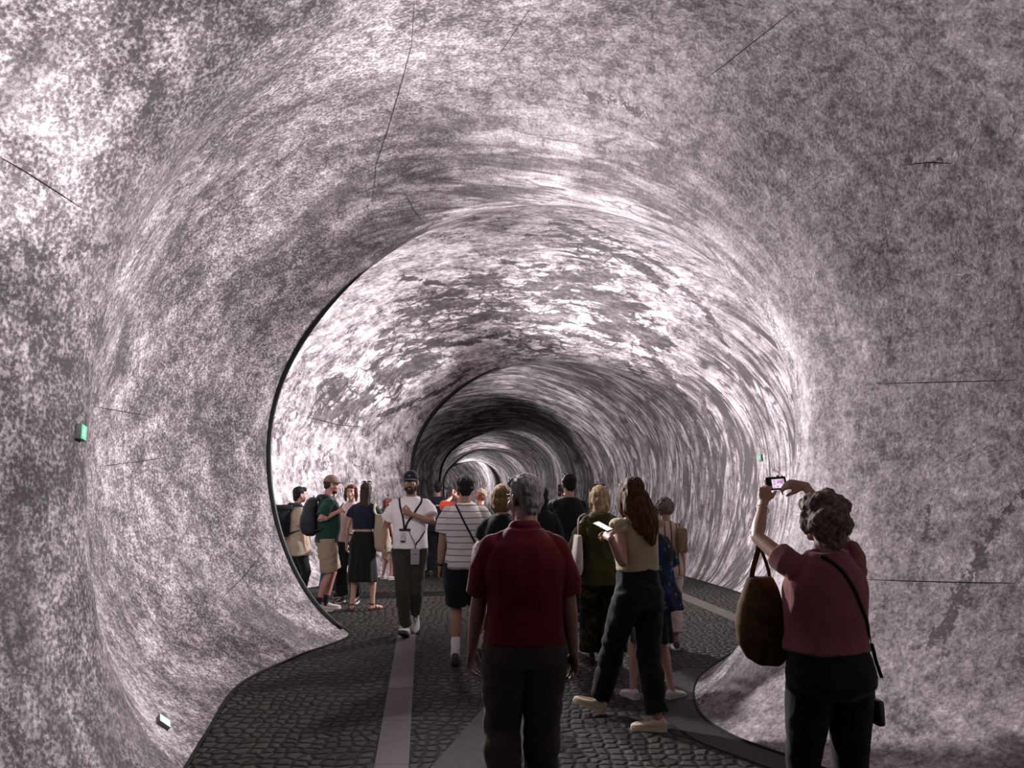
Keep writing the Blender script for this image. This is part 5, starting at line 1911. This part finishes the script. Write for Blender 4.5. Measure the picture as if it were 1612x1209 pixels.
# =================================================================== 14  youngster in white shorts further in
py_, Hy = (-2.26, 14.15), 1.43
f = Figure('person in white ruffled shorts and white trainers, standing far in between two others', py_, Hy, -50, 0.009, SKIN_R, 'f', 1.05, feet=((-0.09, 0.0, 0, 0), (0.09, 0.05, 0, 0)), hands=((-0.14, 0.26, 1.15), None))
f.body()
f.top('dark_top', cloth('dark_green_cotton', (0.026, 0.030, 0.020), 0.2), hem=0.92, ease=0.022, sleeve=0.4, sl_ease=0.024)
f.trousers('shorts', cloth('white_eyelet', (0.50, 0.46, 0.44), 0.15), end=0.34, ease=0.030, wide=0.07, fold_amp=0.012)
f.hair(HR_RED, hair_short(0.003), amp=0.005)
for q in (0, 1):
    f.shoe(q, M_WSH, M_RUB)
backpack(f, 1.02, 0.12, 0.08, 0.36, -0.115, 'small brown rucksack on the person in white shorts', mat=plain('brown_nylon', (0.050, 0.030, 0.022), 0.6, 0.3))

# =================================================================== 15  guard in dark jacket far along
f = Figure('person in a dark navy jacket with a pale stripe across the back', (-1.385, 14.6), 1.735, 6, 0.010, SKIN_M, 'm', 1.05, feet=((-0.11, 0.0, 0, 0), (0.11, 0.1, 0, 0)))
f.body(face=False)
jk = f.top('jacket', cloth('dark_navy_nylon', (0.007, 0.009, 0.018), 0.15), hem=0.84, ease=0.032, sleeve=1.85, sl_ease=0.022)
f.trousers('trousers', cloth('dark_navy_twill', (0.008, 0.008, 0.012), 0.15), ease=0.024, wide=0.012)
f.hair(HR_BLACK, hair_short(0.002), amp=0.004)
for q in (0, 1):
    f.shoe(q, M_BLK, M_RUBD)
sp, sn = strap_over([jk], [V((-0.06, -0.2, 1.30)), V((0, -0.2, 1.30)), V((0.06, -0.2, 1.30))], 0.002)
raw('back_stripe', [ribbon(sp, 0.022, 0.002, (0, -1, 0))], plain('pale_reflective_print', (0.35, 0.34, 0.34), 0.5, 0.4), jk)

# =================================================================== 16  person in orange, arms up
pq = (-0.77, 12.1)
P16 = lambda x, y, Y: tuple(pix(x, y, Y, pq, 4, 1.66))
f = Figure('person in a bright orange shirt, mostly hidden behind the striped T-shirt', pq, 1.66, 4, 0.009, SKIN_R, 'm', 1.05, hands=(P16(711, 783, 12.45), P16(719, 782, 12.45)), poles=((-0.8, -0.3, -0.5), (0.8, -0.3, -0.8)), head=(0, 0, 0))
f.body()
f.top('orange_shirt', cloth('bright_orange_cotton', (0.80, 0.095, 0.035), 0.08), hem=0.86, ease=0.026, sleeve=0.9, sl_ease=0.03)
f.trousers('trousers', M_NAVYS, ease=0.02)
f.hair(HR_BROWN, hair_short(0.003), amp=0.005)
for q in (0, 1):
    f.shoe(q, M_BLK, M_RUB)

# =================================================================== 17  curly head further on
f = Figure('person with light brown curls and dark top, just right of the striped T-shirt', (-0.49, 12.4), 1.60, 0, 0.010, SKIN_F, 'f', 1.05)
f.body(face=False)
f.top('dark_top', M_BLKT, hem=0.9, sleeve=0.7)
f.trousers('trousers', cloth('dark_grey_cotton', (0.02, 0.02, 0.022), 0.2))
f.hair(hairmat('light_brown_curls', (0.09, 0.06, 0.04), (0.24, 0.175, 0.12), (60, 60, 60)), curls(70, 8, 0.098, 0.108, 0.10, (0, -0.03, 0.02), (0.02, 0.034)), vox=0.008, amp=0.003)
for q in (0, 1):
    f.shoe(q, M_BLK, M_RUB)

# =================================================================== 18  older woman with straw bag
pz, Hz = (1.585, 8.12), 1.50
f = Figure('person in a striped beige top and white cropped trousers with short grey-brown curls', pz, Hz, 2, 0.008, SKIN_R, 'f', 1.08,
           feet=((-0.09, 0.14, 0, 0), (0.075, -0.03, 0, 0)), hands=((-0.22, 0.16, 0.98), (0.225, 0.05, 0.82)), head=(0, -6, 0))
f.body()
SB = NT('beige_striped_cotton')
_p = SB.obj()
_s = SB.n('ShaderNodeSeparateXYZ')
SB.link(_p, _s.inputs[0])
_fr = SB.math('FRACT', SB.mul(_s.outputs[0], 15.0))
SB.base(SB.mixc((0.10, 0.062, 0.05), (0.42, 0.33, 0.27), SB.step(SB.math('ABSOLUTE', SB.sub(_fr, 0.5)), 0.09, 0.16)))
SB = SB.set(rough=0.85, spec=0.15)
f.top('striped_top', SB, hem=0.86, ease=0.026, sleeve=1.0, sl_ease=0.028, flare=0.01)
f.trousers('trousers', cloth('white_linen', (0.43, 0.36, 0.32), 0.08), end=0.88, ease=0.020, wide=0.030, fold_amp=0.008)
f.hair(HR_GBR, curls(110, 5, 0.102, 0.112, 0.106, (0, -0.03, 0.022), (0.016, 0.030)), vox=0.006, amp=0.003, freq=80, aniso=(1, 1, 1))
for q in (0, 1):
    f.shoe(q, M_SHD, M_RUB)
sb = at_depth(1072, 850, 8.05)
M_STRAW = plain('tan_straw', (0.20, 0.135, 0.080), 0.8, 0.2, (70, 0.7, 0.006), var=0.35)
tb = f.M @ (f.sh[1] + V((0.0, -0.005, 0.052)))
world_thing('shoulder_bag', WORLD, [('bag_body', [box((sb.x, sb.y, sb.z), (0.050, 0.10, 0.125), Matrix.Identity(4), 0.025)], M_STRAW),
                                    ('strap', [ribbon(smooth_path([(sb.x - 0.02, sb.y - 0.07, sb.z + 0.11), (tb.x + 0.03, tb.y - 0.08, tb.z - 0.10), (tb.x, tb.y, tb.z), (tb.x + 0.03, tb.y + 0.08, tb.z - 0.10), (sb.x - 0.02, sb.y + 0.07, sb.z + 0.11)], 7), 0.025, 0.004, (0.7, 0, 0.7))], M_STRAW)],
            'boxy tan straw bag on the shoulder of the person with grey-brown curls', 'bag')

# =================================================================== 19  person in blue floral tunic, hidden
pn_, Hn = (1.10, 6.28), 1.47
f = Figure('person in a dark blue floral tunic and white trainers behind the cream blouse', pn_, Hn, 20, 0.008, SKIN_F, 'f', 1.12,
           feet=((-0.165, 0.02, 0, 0), (0.10, -0.10, 0, 0, -70)), hands=((-0.1, 0.25, 1.0), (0.16, 0.22, 1.0)))
f.body()
FL = NT('dark_blue_floral_cotton')
_p = FL.obj()
_b = FL.mixc((0.004, 0.007, 0.014), (0.006, 0.016, 0.065), FL.step(FL.noise(_p, 6, 3, 0.6), 0.45, 0.6))
_v = FL.step(FL.voronoi(_p, 17, 'F1', 1.0), 0.22, 0.30)
FL.base(FL.mixc((0.05, 0.11, 0.10), _b, _v))
FL = FL.set(rough=0.8, spec=0.2)
f.top('tunic', FL, hem=0.80, ease=0.045, sleeve=0.8, sl_ease=0.04, flare=0.06, fold_amp=0.012)
f.skirt('skirt', cloth('black_navy_cotton', (0.007, 0.008, 0.014), 0.2), top=0.98, bottom=0.50, w0=0.16, w1=0.20, d1=0.16)
f.hair(HR_AUB, hair_short(0.003), amp=0.004)
for q in (0, 1):
    f.shoe(q, M_WSH, M_RUB)

# =================================================================== 20  dark figure beyond the red polo
f = Figure('person in a black jacket, only a sliver showing beyond the red polo', (0.32, 8.5), 1.62, 0, 0.010, SKIN_F, 'f', 1.0)
f.body(face=False)
f.top('jacket', M_BLKT, hem=0.85, ease=0.028, sleeve=1.8, sl_ease=0.022)
f.trousers('trousers', M_NAVYS)
f.hair(HR_BLACK, [sph((0, -0.028, 0.046), (0.084, 0.094, 0.084)), sph((0, -0.058, -0.04), (0.082, 0.056, 0.10)), sph((0, -0.06, -0.14), (0.075, 0.045, 0.08))], amp=0.006, aniso=(1, 1, 0.25))
for q in (0, 1):
    f.shoe(q, M_BLK, M_RUB)


# =================================================================== lit emergency signs on the lining
def glow_face(name, col, s):
    t = NT(name)
    t.base((0.02, 0.1, 0.06))
    return t.set(rough=0.3, emit=col, estr=s)


def exit_sign(px, py, w, h, label, col, s, roll=0.0):
    p, n = on_lining(px, py, 0.0)
    up = (V((0, 0, 1)) - n * n.z).normalized()
    up = (Matrix.Rotation(math.radians(roll), 3, n) @ up)
    r = up.cross(n).normalized()
    R = Matrix((r, up, n)).transposed().to_4x4()
    root = tag(empty('exit_sign', p), label, 'exit sign', None)
    raw('housing', [box((0, 0, 0.012), (w / 2, h / 2, 0.014), R, 0.004)], plain('grey_sign_housing', (0.10, 0.11, 0.11), 0.5, 0.3), root)
    face = raw('light_panel', [box((0, 0, 0.027), (w / 2 - 0.004, h / 2 - 0.004, 0.0012), R)], glow_face('green_sign_glow', col, s), root, smooth=False)
    u = min(w, h)
    z = 0.0288
    wm = glow_face('white_pictogram_glow', (0.85, 1.0, 0.93), s * 1.3)
    man = [xf(sph((0.02 * u, 0.30 * u, z), (0.06 * u, 0.06 * u, 0.0008)), R)]
    for a, b, t_ in (((0.0, 0.2), (-0.06, -0.04), 0.055), ((-0.06, -0.04), (0.08, -0.18), 0.04), ((0.08, -0.18), (0.03, -0.34), 0.035), ((-0.06, -0.04), (-0.14, -0.2), 0.04), ((-0.14, -0.2), (-0.28, -0.24), 0.035),
                     ((0.0, 0.18), (0.14, 0.05), 0.03), ((0.0, 0.18), (-0.16, 0.12), 0.03), ((-0.16, 0.12), (-0.2, 0.0), 0.03)):
        man.append(xf(limb([V((a[0] * u, a[1] * u, z)), V((b[0] * u, b[1] * u, z))], [(t_ * u, 0.0008)] * 2, flat=(b[1] - a[1], a[0] - b[0], 0), nseg=8), R))
    raw('pictogram', man, wm, face)
    return root


exit_sign(124, 681, 0.085, 0.085, 'small green glowing exit sign on the left wall, at head height', (0.12, 0.85, 0.45), 0.75, roll=-8)
exit_sign(255, 1140, 0.115, 0.085, 'bright bluish-green glowing exit sign low on the left wall near the floor', (0.55, 1.0, 0.92), 1.5, roll=8)
exit_sign(1198, 720, 0.085, 0.105, 'tiny green glowing exit sign on the far right wall, above the raised camera', (0.10, 0.55, 0.30), 0.55)
